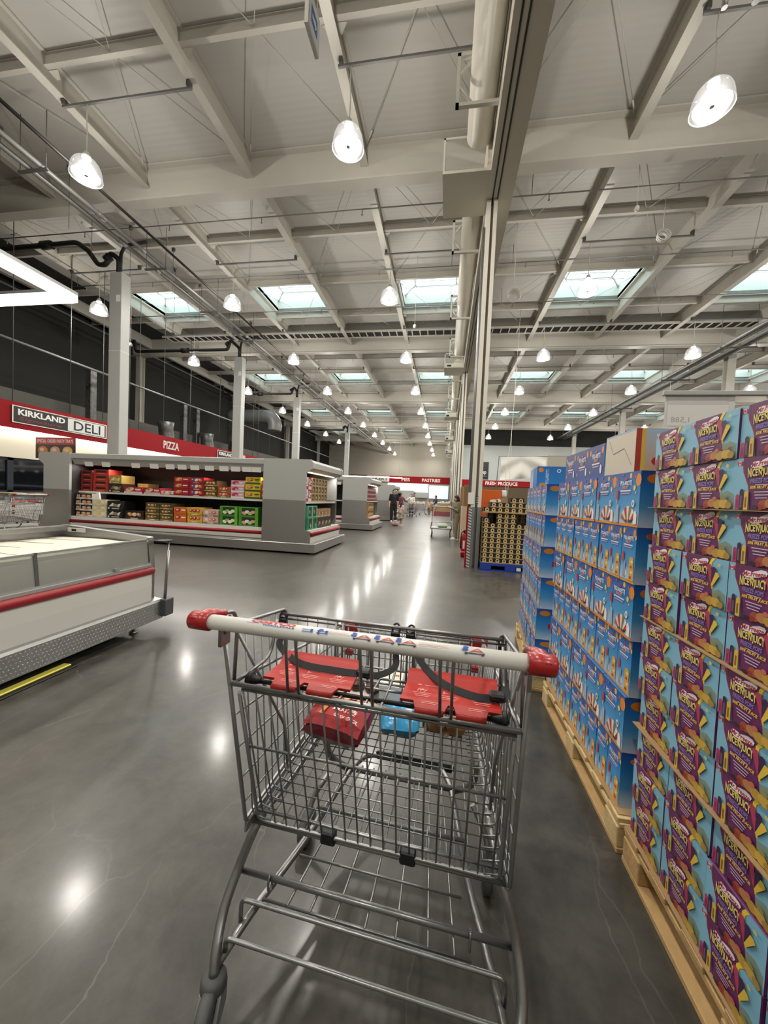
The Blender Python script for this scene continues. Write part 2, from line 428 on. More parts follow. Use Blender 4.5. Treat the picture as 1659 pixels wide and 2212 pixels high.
# gusset plates and brace rods in the roof plane
rod = [MB().tube([(0, .05, 9.2), (2.82*s, 4.85, 9.2)], .007, 6).tube([(.06*s, .15, 9.2), (.25*s, .47, 9.2)], .017, 6).tube([(2.76*s, 4.75, 9.2), (2.57*s, 4.43, 9.2)], .017, 6).mesh('brace_rod', M_CREAM) for s in (1, -1)]
for x in PURX[1:9]:
    for y in (3.7, 8.6, 13.5, 18.4, 23.3):
        link('brace_rod', rod[0], ceil, (x, y, 0)); link('brace_rod', rod[1], ceil, (x+2.82, y, 0))
gus = MB().prism([(-.22, 0), (.22, 0), (.09, .16), (-.09, .16)], 9.105, 9.12, 'z').mesh('gusset_plate', M_CREAM)
for x in PURX[1:9]:
    for y in CROSSY[5:12]: link('gusset_plate', gus, ceil, (x, y+.05, 0))

# skylights
hw, hd = (2.82-.24)/2, (2.45-.24)/2
fr = MB()
for a, b in (((-hw-.03, -hd-.03), (-hw, hd+.03)), ((hw, -hd-.03), (hw+.03, hd+.03)), ((-hw, -hd-.03), (hw, -hd)), ((-hw, hd), (hw, hd+.03))):
    fr.box((*a, ZD-.03), (*b, ZD+.62))
for i in range(1, 5):
    y = -hd+2*hd*i/5; fr.box((-hw, y-.018, ZD+.50), (hw, y+.018, ZD+.57))
for sx in (-1, 1):
    for sy in (-1, 1): fr.tube([(sx*hw, sy*hd, ZD+.44), (sx*hw*.62, sy*hd*.45, ZD+.55)], .03, 6)
fr.box((-hw*.62, -hd*.45-.025, ZD+.46), (hw*.62, -hd*.45+.025, ZD+.5)); fr.box((-hw*.62, hd*.45-.025, ZD+.46), (hw*.62, hd*.45+.025, ZD+.5))
fr.box((-hw*.62-.025, -hd*.45, ZD+.46), (-hw*.62+.025, hd*.45, ZD+.5)); fr.box((hw*.62-.025, -hd*.45, ZD+.46), (hw*.62+.025, hd*.45, ZD+.5))
frm = fr.mesh('window_frame', M_WHITE)
pn = MB().box((-hw, -hd/5+.03, ZD+.55), (hw, hd/5-.03, ZD+.58)).mesh('pane', M_SKYP)
n = 0
for y in SKY:
    for k in SKX:
        cx, cy = -7.85+2.82*(k+.5), y+1.225
        if y > 42 and cx > 1: continue
        n += 1
        w = struct(link('window_%d' % n, frm, None, (cx, cy, 0)), 'white framed roof skylight with pale blue panes')
        for i in range(5): link('pane', pn, w, (0, -hd+2*hd*(i+.5)/5, 0))

# structural columns
colm = MB()
for a, b in (((-.15, -.15), (.15, -.13)), ((-.15, .13), (.15, .15)), ((-.012, -.13), (.012, .13))): colm.box((*a, 0), (*b, 8.48))
colm.box((-.2, -.2, 0), (.2, .2, .03))
cm_ = colm.mesh('column', M_CREAM)
for x, l in ((11.75, 'cream steel column standing among the aisles beyond the divider'), (-17.0, 'cream steel column standing behind the deli fascia')):
    for y in BEAMY[1:]:
        if x > 0 and y > 40: continue
        tag(link('column', cm_, None, (x, y, 0)), l, 'column', 'columns right of the shutters' if x > 0 else 'columns in the deli void')

# ------------------------------------------------------------------ high-bay lamps
def make_lamp():
    t = thing('pendant_lamp', 'clear bell-shaped high-bay lamp hanging from a roof bar', 'lamp', (0, 0, 0), 0, 'high-bay lamps in the hall')
    prof = [(.265, -.02), (.268, .02), (.262, .09), (.245, .17), (.215, .24), (.17, .295), (.115, .33), (.07, .345)]
    d = MB().lathe(prof, 32)
    d.build('dome', M_DOME, t)
    MB().lathe([(.272, -.03), (.278, -.015), (.272, 0), (.262, -.015), (.272, -.03)], 32).build('rim', M_DOME, t)
    MB().lathe([(.0, .012), (.235, .012), (.235, .03), (0, .03)], 28).build('lens', M_LENS, t)
    MB().lathe([(0, .004), (.035, .004), (.035, .012)], 12).build('sensor', M_RUB, t)
    MB().lathe([(.0, .34), (.075, .34), (.075, .40), (.05, .42), (.05, .46), (.02, .47), (0, .47)], 16).build('collar', M_WHITE, t)
    MB().tube([(0, 0, .46), (.01, 0, .8), (-.01, .005, 1.1), (0, 0, 1.36)], .011, 6).build('cord', M_WHITE, t)
    b = MB().box((-1.41, -.02, 1.36), (1.41, .02, 1.40)).build('mounting_bar', M_COND, t)
    for sx in (-1.36, 1.36): MB().box((sx-.03, -.05, 1.40), (sx+.03, .05, 1.51)).build('clamp', M_RUB, b)
    ld = bpy.data.lights.new('lamp_light', 'AREA'); ld.shape = 'DISK'; ld.size = .44; ld.energy = LAMP_W; ld.color = (1.0, .95, .875)
    link('lamp_light', ld, t, (0, 0, .005))
    lu = bpy.data.lights.new('lamp_glow', 'POINT'); lu.energy = LAMP_UP; lu.shadow_soft_size = .10; lu.color = (1.0, .95, .875)
    link('lamp_glow', lu, t, (0, 0, .16))
    return t
def lens_mat():
    m = bpy.data.materials.new('led_lens_clear'); m.use_nodes = True; nt = m.node_tree; L = nt.links.new
    nt.nodes.remove(nt.nodes['Principled BSDF'])
    t = nt.nodes.new('ShaderNodeBsdfTransparent'); e = nt.nodes.new('ShaderNodeEmission')
    e.inputs[0].default_value = (1, .97, .92, 1); e.inputs[1].default_value = 5.0
    x = nt.nodes.new('ShaderNodeMixShader'); x.inputs[0].default_value = .35; L(t.outputs[0], x.inputs[1]); L(e.outputs[0], x.inputs[2])
    L(x.outputs[0], nt.nodes['Material Output'].inputs[0]); return m
M_LENS = lens_mat()
LX = [-12.3, -7.25, -1.97, 3.67, 9.25, 14.7, 20.1, 25.5]
LY = [6.48+5.0*k for k in range(-3, 10)]
lp = make_lamp(); first = True
for y in LY:
    for x in LX:
        if x < -10 and (y < 8 or y > 44): continue
        if x > 0 and y > 40: continue
        if x > 21 or (x > 12 and y < 8): continue
        if y < -5: continue
        o = lp if first else copy_tree(lp); first = False
        o['label'] = {-12.3: 'clear bell-shaped high-bay lamp in the row along the deli fascia', -7.25: 'clear bell-shaped high-bay lamp in the row over the chilled islands', -1.97: 'clear bell-shaped high-bay lamp in the row over the walkway beside the shutters', 3.67: 'clear bell-shaped high-bay lamp in the first row beyond the shutter line'}.get(x, 'clear bell-shaped high-bay lamp over the aisles far beyond the shutter line')
        o.location = (x+random.uniform(-.04, .04), y, 7.35)
        bay = min(PURX, key=lambda q: abs(q+1.41-x-.35))+1.41
        for ch in o.children:
            if ch.name.startswith('mounting_bar'): ch.location.x = bay-o.location.x

# ------------------------------------------------------------------ fire-shutter line dividing the hall
bh = struct(MB().box((.50, YF, 7.1), (.96, YB, 8.47)).build('trim_1', M_CREAM2), 'cream shutter bulkhead running the length of the hall')
for x in (.60, .69): MB().box((x-.012, YF, 7.088), (x+.012, YB, 7.101)).build('slot', M_BLACK, bh)
POSTY = [7.76+9.8*k for k in range(0, 5)]
def shutter_post(y, i):
    t = thing('shutter_post', 'cream shutter guide post beside the black ring-print cartons' if i == 0 else 'cream shutter guide post, %s along the shutter line' % ['first', 'second', 'third', 'fourth', 'fifth'][i], 'post', (.60, y, 0), 0, 'fire shutter posts')
    mb = MB(); mb.box((-.10, -.22, 1.2), (-.02, .22, 7.085)); mb.box((.03, -.22, 1.2), (.10, .22, 7.085)); mb.box((-.02, -.06, 1.2), (.03, .22, 7.085)); mb.build('guide_rail', M_CREAM2, t)
    mb = MB(); mb.box((-.10, -.22, 0), (-.02, .22, 1.2)); mb.box((.03, -.22, 0), (.10, .22, 1.2)); mb.box((-.02, -.06, 0), (.03, .22, 1.2)); mb.build('lower_channel', M_STEEL, t)
    MB().tube([(-.13, -.17, .9), (-.13, -.17, 6.6)], .028, 10).build('conduit', M_GALV, t)
    if i == 0:
        MB().box((-.17, -.27, 0), (-.14, -.18, 1.22)).build('edge_guard', M_DKRED, t)
        pr = Print(); pr.rect(0, 0, .065, 1.2, '#c9c9c5'); k = 0
        for j in range(22):
            z = j*.056; pr.poly([(0, z), (.065, z-.025 if z > .03 else 0), (.065, z), (0, z+.025)], '#5d5d5c', up=(j == 0))
        MB().box((-.139, -.262, 0), (-.072, -.25, 1.2)).build('guard_plate', M_STEEL, t)
        pr.build('hazard_stripes', ((-.138, -.263, 0), (1, 0, 0), (0, 0, 1), (0, -1, 0)), t)
        MB().box((-.16, -.232, 1.25), (-.04, -.225, 1.48)).build('paper_notice', M_PAPER, t)
        pr = Print(); pr.rect(0, 0, .035, .16, '#3c3c3c')
        for j in range(3): pr.rect(.008, .02+j*.045, .027, .045+j*.045, '#d0d0c8', up=(j == 0))
        pr.build('number_plate', ((.0, -.223, 1.26), (1, 0, 0), (0, 0, 1), (0, -1, 0)), t)
    return t
for i, y in enumerate(POSTY): shutter_post(y, i)
ends = [YF+.05] + POSTY + [YB-.3]
for i in range(len(ends)-1):
    a = ends[i] + (.25 if i else 0); b = ends[i+1] - .88
    t = thing('shutter_roll', 'long cream roller casing of the fire shutter overhead' if i == 0 else 'long cream roller casing, %s along the shutter bulkhead' % ['first', 'second', 'third', 'fourth', 'fifth', 'sixth'][i], 'shutter', (.27, a, 7.66), 0, 'fire shutter rollers')
    MB().tube([(0, 0, 0), (0, b-a, 0)], .215, 28).build('roller_casing', M_CREAM2, t)
    nb = 3
    for k in range(nb):
        yb = (b-a)*(.15+.38*k) if i else (b-a)-.95-3.2*k
        f = MB(); w = .03
        f.box((-.42, yb-w, -.42), (-.37, yb+w, .35)).box((-.42, yb-w, .30), (-.02, yb+w, .35)).box((-.42, yb-w, -.42), (.22, yb+w, -.37))
        f.tube([(-.39, yb, .02), (-.17, yb, .30)], .022, 6).tube([(-.39, yb, -.10), (-.17, yb, -.38)], .022, 6)
        f.build('support_bracket', M_WHITE, t)
for i, y in enumerate(POSTY):
    t = thing('shutter_motor', 'cream shutter motor box at the head of the first guide post' if i == 0 else 'cream shutter motor box at the head of the %s guide post' % ['first', 'second', 'third', 'fourth', 'fifth'][i], 'shutter motor', (.1, y, 7.1), 0, 'shutter motor boxes')
    MB().box((-.44, -.86, 0), (.40, .20, .05)).box((-.44, .15, .05), (.40, .20, .55)).box((.33, -.86, .05), (.40, .15, .9)).build('head_box', M_CREAM2, t)
    f = MB()
    for p, q in (((-.44, -.86), (-.41, -.83)), ((-.44, .12), (-.41, .15))): f.box((*p, .05), (*q, .62))
    f.box((-.44, -.86, .59), (-.41, .15, .62)); f.box((-.44, -.86, .59), (.33, -.83, .62)); f.build('head_frame', M_WHITE, t)
    g = MB().bbox((-.34, -.45, .05), (-.14, -.15, .28), .02).build('motor', M_GREYP if i == 0 else M_BLACK, t)
    MB().lathe([(0, 0), (.02, 0), (.02, .02), (0, .02)], 10, Matrix.Translation((-.24, -.452, .16)) @ Matrix.Rotation(PI/2, 4, 'X')).build('shaft', M_BLACK, g)

# ------------------------------------------------------------------ pipes, conduits, cable tray
def pipe(name, label, cat, pts, r, m, group=None, n=10, fil=.12):
    o = MB().tube(fillet(pts, fil, 5), r, n).build(name, m); tag(o, label, cat, group); return o
pipe('sprinkler_pipe', 'thin black pipe running under the roof beside the grey conduits', 'pipe', [(-7.85, YF+.1, 7.8), (-7.85, YB-.1, 7.8)], .032, M_BLACKM)
for x, l in ((-8.55, 'grey steel conduit under the roof, the one nearer the black pipe'), (-8.86, 'grey steel conduit under the roof, the one farther from the black pipe')):
    t = thing('conduit_run', l, 'conduit', (x, 0, 7.8), 0, 'paired roof conduits')
    MB().tube([(0, YF+.1, 0), (0, YB-.1, 0)], .052, 12).build('tube', M_COND, t)
    cj = MB().tube([(0, -.12, 0), (0, .12, 0)], .066, 12).mesh('coupling', M_COND)
    for y in (1.5, 8.0, 9.2, 14.6, 20.5, 26.5, 32.5): link('coupling', cj, t, (0, y+(.9 if x < -8.7 else 0), 0))
hang = MB().tube([(-.32, 0, -.1), (-.32, 0, 1.05)], .008, 5).tube([(.32, 0, -.1), (.32, 0, 1.05)], .008, 5).box((-.36, -.025, -.13), (.36, .025, -.09)).mesh('pipe_hanger', M_RODG)
for y in (4.2, 6.6, 9.9, 12.4, 14.9, 19.2, 21.6, 24.0, 29, 33.8):
    tag(link('pipe_hanger', hang, None, (-8.7, y, 7.8)), 'thin threaded-rod trapeze hanger carrying the grey roof conduits', 'hanger', 'trapeze hangers on the conduits')
# refrigerant riser casings that stand on the chilled islands
RISY = [9.73, 16.2, 23.0, 35.5]
for i, y in enumerate(RISY):
    t = thing('riser_casing', ['tall pale grey pipe casing standing on the chilled island nearest the deli sign', 'tall pale grey pipe casing standing on the second chilled island', 'tall pale grey pipe casing standing on the third chilled island', 'tall pale grey pipe casing standing on the fourth chilled island'][i], 'pipe casing', (-9.72, y, 2.075), 0)
    MB().bbox((-.20, -.16, 0), (.20, .16, 5.4), .01).build('casing', M_GREYP, t)
    MB().box((-.203, -.163, 3.15), (.203, .163, 3.16)).build('joint', M_WHITE, t)
    MB().box((.03, -.164, 4.55), (.17, -.161, 4.74)).build('reflective_sticker', M_PAPER, t)
    p = MB(); zt = 5.38; dy = -.35 if i == 1 else 0
    p.tube(fillet([(0, 0, zt-.02), (0, 0, 6.0), (.05, .1, 6.3), (.75, .1, 6.36)], .1), .045, 8)
    p.tube(fillet([(-.05, 0, zt-.02), (-.05, 0, 5.85), (-.35, 0, 6.05), (-.48, 0, 5.72), (-.75, 0, 5.72), (-1.1, 0, 6.15), (-1.5, 0, 6.42), (-4.6, 0, 6.40)] if i == 0 else [(-.05, 0, zt-.02), (-.05, 0, 5.85), (-.3, dy, 6.1), (-.42, dy, 5.66), (-5.2, dy, 5.66), (-5.3, dy, 6.2)], .12), .07, 10)
    p.tube([(-.36, dy, 5.95), (-.5, dy, 5.85)], .11, 8); zz = 6.41 if i == 0 else 5.66; p.tube([(-2.4, dy, zz), (-2.75, dy, zz)], .12, 8)
    p.build('black_pipe', M_BLACKM, t)
# cable ladder in front of the second main beam
t = thing('cable_tray', 'long ladder-type cable tray hung across the roof in front of a main beam', 'cable tray', (0, 17.3, 8.86))
for y in (-.3, .3): MB().box((-14.5, y-.015, 0), (24, y+.015, .09)).build('rail', M_CREAM, t)
rg = MB().box((-.022, -.3, .01), (.022, .3, .04)).mesh('rung', M_CREAM)
for k in range(108): link('rung', rg, t, (-14.3+.355*k, 0, 0))
MB().box((-14.4, -.27, .045), (23.9, .27, .12)).build('rung_shadow', M_BLACK, t)  # black slab puts the shadow between the rungs into colour
# loose cables coiled under the roof, hose-like drops, small hangers
def coil(x, y, z, r, label):
    t = thing('cable_coil', label, 'cable coil', (x, y, z))
    mb = MB()
    for k in range(6):
        a = random.uniform(-.15, .15); rr = r*(1-.06*k)
        mb.tube([(rr*math.cos(u), .03*k-.08+a*math.sin(u)*.3, -r+rr*math.sin(u)) for u in [2*PI*j/20 for j in range(20)]], .011, 6, closed=True)
    mb.build('loops', M_WHITE, t); MB().tube([(0, 0, 0), (.01, 0, 9.36-z)], .007, 5).build('hanging_wire', M_WHITE, t)
coil(1.62, 11.3, 7.4, .19, 'white cable coil hanging beside the first shutter post')
coil(5.2, 10.9, 8.55, .16, 'white cable coil tied to a lamp bar under the roof')
t = thing('hanging_sign', 'small white and blue overhead sign hung edge-on from the roof', 'sign', (-2.03, 4.85, 7.35))
MB().box((-.025, -.20, -.12), (.025, .20, .36)).build('sign_body', M_WHITE, t)
pr = Print(); pr.rect(0, 0, .34, .42, '#dfe8f4').rect(.06, .10, .28, .32, '#3a66c0').poly([(.1, .18), (.2, .18), (.2, .14), (.26, .21), (.2, .28), (.2, .24), (.1, .24)], '#f0f4fa')
pr.build('sign_face', ((.027, -.17, -.09), (0, 1, 0), (0, 0, 1), (1, 0, 0)), t)
MB().tube([(0, -.15, .35), (0, -.15, 2.0)], .006, 5).tube([(0, .15, .35), (0, .15, 2.0)], .006, 5).build('suspension_wire', M_WHITE, t)
# silver twin-ended fitting near the right-hand lamp
t = thing('pipe_fitting', 'grey steel pipe fitting with two downturned ends beside a lamp', 'pipe fitting', (3.55, 5.6, 7.75))
MB().tube(fillet([(-.35, 0, .0), (-.35, 0, .30), (-.15, 0, .42), (1.3, 0, .42)], .08), .035, 8).tube(fillet([(.0, 0, .02), (.02, 0, .25), (.0, 0, .42)], .05), .045, 8).build('elbow_pipe', M_GALV, t)
MB().tube([(.3, 0, .42), (.3, 0, 1.3)], .008, 5).tube([(1.1, 0, .42), (1.1, 0, 1.3)], .008, 5).build('hanger_rod', M_GALV, t)

# pipe bundle under the roof right of the shutters, sprinkler branches, small pendants
for k, x in enumerate((10.45, 10.72, 10.98, 11.3)):
    tag(MB().tube([(x, YF+.1, 7.85+.06*(k % 2)), (x, PYW_-.1, 7.85+.06*(k % 2))], (.05, .075, .05, .09)[k], 12).build('conduit_run', M_COND), 'grey pipe in the bundle beside the far columns, %s from the shutters' % ['first', 'second', 'third', 'fourth'][k], 'conduit')
hg = MB().box((-.64, -.025, -.16), (.64, .025, -.11)).tube([(-.60, 0, -.12), (-.60, 0, 1.5)], .01, 5).tube([(.60, 0, -.12), (.60, 0, 1.5)], .01, 5).mesh('pipe_hanger', M_RODG)
for y in (7.4, 12.0, 16.6, 20.6, 26.3, 30.2, 36.2): tag(link('pipe_hanger', hg, None, (10.85, y, 7.85)), 'trapeze hanger carrying the grey pipe bundle beside the far columns', 'hanger', 'hangers of the pipe bundle')
hd_ = MB().tube([(0, 0, 0), (0, 0, -.14)], .012, 6).lathe([(0, -.14), (.03, -.145), (.012, -.16), (0, -.165)], 10).mesh('sprinkler_head', M_COND)
for k, y in enumerate((9.75, 12.35, 14.75, 20.0, 24.6, 29.6, 34.6)):
    for xa, xb, sd in ((-14.8, .42, 'deli'), (1.1, 28.0, 'far')):
        t = thing('sprinkler_branch', 'thin sprinkler branch pipe under the roof on the %s side of the shutters' % sd, 'pipe', (0, y, 8.80), 0, 'sprinkler branches, %s side' % sd)
        MB().tube([(xa, 0, 0), (xb, 0, 0)], .017, 6).build('tube', M_COND, t)
        for j in range(int((xb-xa)//2.82)): link('sprinkler_head', hd_, t, (xa+1.0+2.82*j, 0, 0))
        MB().tube([(xa+.6, 0, 0), (xa+.6, 0, .55)], .008, 5).build('hanger', M_RODG, t); MB().tube([(xb-.6, 0, 0), (xb-.6, 0, .55)], .008, 5).build('hanger', M_RODG, t)
for k, (x, y, z) in enumerate(((-1.3, 12.6, 7.05), (4.0, 9.6, 8.2), (-11.9, 12.4, 6.6), (-6.0, 19.2, 7.2))):
    t = thing('pendant_sensor', ['small pale ball sensor hung over the walkway', 'small pale ball sensor hung beyond the shutter bulkhead', 'small pale ball sensor hung near the deli fascia', 'small pale ball sensor hung over the second chilled island'][k], 'sensor', (x, y, z))
    MB().ball((0, 0, 0), (.055, .055, .07), 14, 10).build('bulb', M_WHITE, t); MB().tube([(0, 0, .06), (0, 0, 9.36-z)], .006, 5).build('wire', M_WHITE, t)
rod2 = MB().tube([(0, 0, 0), (0, 0, 1.6)], .006, 5).box((-.05, -.03, 1.44), (.05, .03, 1.56)).mesh('hanger_rod', M_RODG)
for k in range(26):
    if k == 15: continue
    x, y = -10.4+.5*(k % 5)+.13*(k % 3), 7.2+1.05*k
    tag(link('hanger_rod', rod2, None, (x if abs(x+8.7) > .5 else x-1.1, y, 7.76)), 'thin dark hanger rod dropping from the roof near the paired conduits', 'hanger rod', 'loose hanger rods under the roof')
# ================================================================== pallets and stacked cartons on the right
def make_pallet(name, label, loc, L=1.1, Wd=1.1, group=None, rz=0, m=None, extra=0):
    """corner at loc; extends +x by Wd and +y by L; 0.135 high"""
    m = m or M_WOOD
    t = thing(name, label, 'pallet', loc, rz, group)
    bd = MB().bbox((0, -.045, .117), (Wd, .045, .135), .002).mesh('deck_board', m)
    for k in range(7): link('deck_board', bd, t, (0, .05+(L-.1)*k/6, 0))
    sb = MB().bbox((-.045, 0, .099), (.045, L, .117), .002).mesh('stringer_board', m)
    bb = MB().bbox((-.05, 0, 0), (.05, L, .02), .002).mesh('bottom_board', M_WOODD)
    bl = MB().bbox((-.05, -.055, .02), (.05, .055, .099), .003).mesh('block', m)
    for x in (.05, Wd/2, Wd-.05):
        link('stringer_board', sb, t, (x, 0, 0)); link('bottom_board', bb, t, (x, 0, 0))
        for y in (.06, L/2, L-.06): link('block', bl, t, (x, y, 0))
    return t

# --- purple freeze-pop cartons
PW, PH, PD = .188, .1285, .30
def purple_print():
    p = Print(.00018); w, h = PW, PH
    X = lambda a: a*w
    Z = lambda b: b*h
    p.rect(0, 0, w, h, '#86bcd2', '#7fb6d0')
    p.poly([(X(.70), 0), (X(.98), 0), (X(.98), Z(.30)), (X(.86), Z(.38)), (X(.70), Z(.3))], '#7f9285')       # leaves
    p.poly([(X(a), Z(b)) for a, b in ((.11, 1), (.10, .86), (.12, .72), (.17, .58), (.21, .46), (.24, .3), (.25, .12), (.26, 0), (.74, 0), (.73, .2), (.71, .38), (.665, .56), (.63, .74), (.64, .88), (.69, 1))], '#66275a')
    p.poly([(X(a), Z(b)) for a, b in ((.11, 1), (.10, .86), (.12, .72), (.17, .58), (.21, .46), (.235, .3), (.25, .3), (.235, .46), (.2, .58), (.15, .72), (.13, .86), (.14, 1))], '#7c2447')
    p.poly([(X(a), Z(b)) for a, b in ((.75, 1), (.69, .90), (.672, .76), (.70, .56), (.745, .36), (.715, .34), (.665, .56), (.628, .74), (.635, .90), (.68, 1))][::-1], '#efd23c')
    # maple-leaf flag
    p.rect(X(.015), Z(.86), X(.095), Z(.94), '#efe6e6').rect(X(.015), Z(.86), X(.036), Z(.94), '#c22031').rect(X(.074), Z(.86), X(.095), Z(.94), '#c22031', up=False)
    p.poly([(X(.055), Z(.872)), (X(.068), Z(.895)), (X(.066), Z(.915)), (X(.055), Z(.93)), (X(.044), Z(.915)), (X(.042), Z(.895))], '#c22031')
    # logo: snowy swoosh with red lettering
    p.poly([(X(a), Z(b)) for a, b in ((.24, .83), (.26, .79), (.32, .775), (.42, .80), (.52, .83), (.60, .87), (.62, .93), (.59, .965), (.52, .965), (.45, .93), (.40, .905), (.34, .905), (.28, .90))], '#e9e6ea')
    p.text('Mr.Freeze', X(.425), Z(.865), X(.34), Z(.095), '#b3142e', .03, .15, rot=.10)
    p.text("NICE'N'JUICY", X(.415), Z(.675), X(.42), Z(.185), '#3a1230', .05, 0, .55, .03)
    p.text("NICE'N'JUICY", X(.412), Z(.685), X(.41), Z(.17), '#e9d77a', .03, 0, .55, .03)
    p.ell(X(.40), Z(.775), X(.03), Z(.02), '#f3d32e')
    p.text('FREEZE POPS', X(.425), Z(.545), X(.33), Z(.085), '#7f73b5', .035, .1)
    p.rect(X(.34), Z(.462), X(.56), Z(.474), '#d9c7d8')
    p.text('50% FRUIT JUICE', X(.46), Z(.415), X(.39), Z(.075), '#efc93c', .03, .2)
    for k in range(3): p.rect(X(.33+.015*k), Z(.325-.055*k), X(.58-.02*k), Z(.343-.055*k), '#cdb9cf', up=(k == 0))
    # pops in front, fan of pops on the right
    for k, (a, b, hh, c) in enumerate(((.035, 0, .30, '#a93a63'), (.105, .0, .40, '#33163c'), (.185, 0, .36, '#d9b23e'))):
        p.poly([(X(a-.002), Z(b)), (X(a+.07), Z(b)), (X(a+.066), Z(hh-.03)), (X(a+.045), Z(hh)), (X(a+.02), Z(hh)), (X(a), Z(hh-.03))], c)
        p.rect(X(a+.016), Z(.05), X(a+.045), Z(hh*.68), ['#8a2550', '#6d5577', '#8d5a2a'][k], up=False if False else True)
    for k, (an, c) in enumerate(((.32, '#b03a58'), (-.12, '#3a1a44'), (-.55, '#e2bd45'))):
        cx, cz, ln, wd = X(.735), Z(.42), Z(.44-.06*k), X(.045)
        ux, uz = math.sin(-an)*.9, math.cos(an)
        nx, nz = uz*wd, -ux*wd
        p.poly([(cx-nx*.4, cz-nz*.4), (cx+nx*.4, cz+nz*.4), (cx+ux*ln+nx, cz+uz*ln+nz), (cx+ux*ln*1.08, cz+uz*ln*1.08), (cx+ux*ln-nx, cz+uz*ln-nz)], c)
    # fruit
    for a, b, rx, rz, c in ((.50, .10, .075, .095, '#a04a30'), (.60, .12, .08, .10, '#b57c4a'), (.45, .05, .05, .06, '#8f2f2c'), (.72, .10, .09, .11, '#b8923c'), (.84, .11, .09, .11, '#c9a445'), (.93, .08, .06, .08, '#a8863a'), (.38, .04, .05, .045, '#2a1726'), (.66, .21, .04, .05, '#c4685c'), (.83, .24, .06, .05, '#8c8a58')):
        p.ell(X(a), Z(b)+.001, X(rx), Z(rz)*.9, c, 12)
    p.ell(X(.87), Z(.88), X(.03), Z(.035), '#c9c673', 10)
    return p
pp_mesh = None
pb_body = MB().bbox((0, 0, 0), (PD, PW, PH), .003).mesh('carton_body', mat('purple_carton_side', '#66275a', .5))
# face looks towards -x; local y runs to the left in the picture when seen from the aisle, so mirror u
pp_mesh = purple_print().mesh('front_print', ((-.0004, PW, 0), (0, -1, 0), (0, 0, 1), (-1, 0, 0)))
PROWZ = []
z = .1362
for r in range(11):          # r = 0 is the bottom row
    if r in (0, 3, 6, 9): z += .003
    PROWZ.append(z); z += PH+.0006
PX, PY1 = .722, 1.468
make_pallet('wooden_pallet', 'wooden pallet under the purple freeze-pop cartons', (PX-.012, PY1-1.1, 0), m=M_WOODD)
RN = ['bottom', 'second', 'third', 'fourth', 'fifth', 'sixth', 'seventh', 'eighth', 'ninth', 'tenth', 'top']
CN = ['next to the blue cartons', 'second from the blue cartons', 'third from the blue cartons', 'fourth from the blue cartons', 'fifth from the blue cartons']
for r in range(11):
    for c in range(5):
        y = PY1-.004-(c+1)*(PW+.0035)+random.uniform(-.002, .002); dx = random.uniform(-.004, .006)+(.006 if r in (2, 3, 8) else 0)
        t = thing('freeze_pop_carton', 'purple and sky-blue freeze-pop carton, %s row up, %s' % (RN[r], CN[c]), 'carton', (PX+dx+.004, y, PROWZ[r]), random.uniform(-.005, .005), 'purple freeze-pop cartons')
        link('carton_body', pb_body, t); link('front_print', pp_mesh, t)
for k, r in enumerate((0, 3, 6, 9)):
    s = MB().box((0, 0, 0), (1.08, .995, .0025)).build('cardboard_sheet', M_CARD, None, (PX-.010, PY1-1.0, PROWZ[r]-.0032))
    tag(s, ['tan cardboard sheet between pallet and lowest purple cartons', 'tan cardboard sheet under the fourth row of purple cartons', 'tan cardboard sheet under the seventh row of purple cartons', 'tan cardboard sheet under the tenth row of purple cartons'][k], 'cardboard')
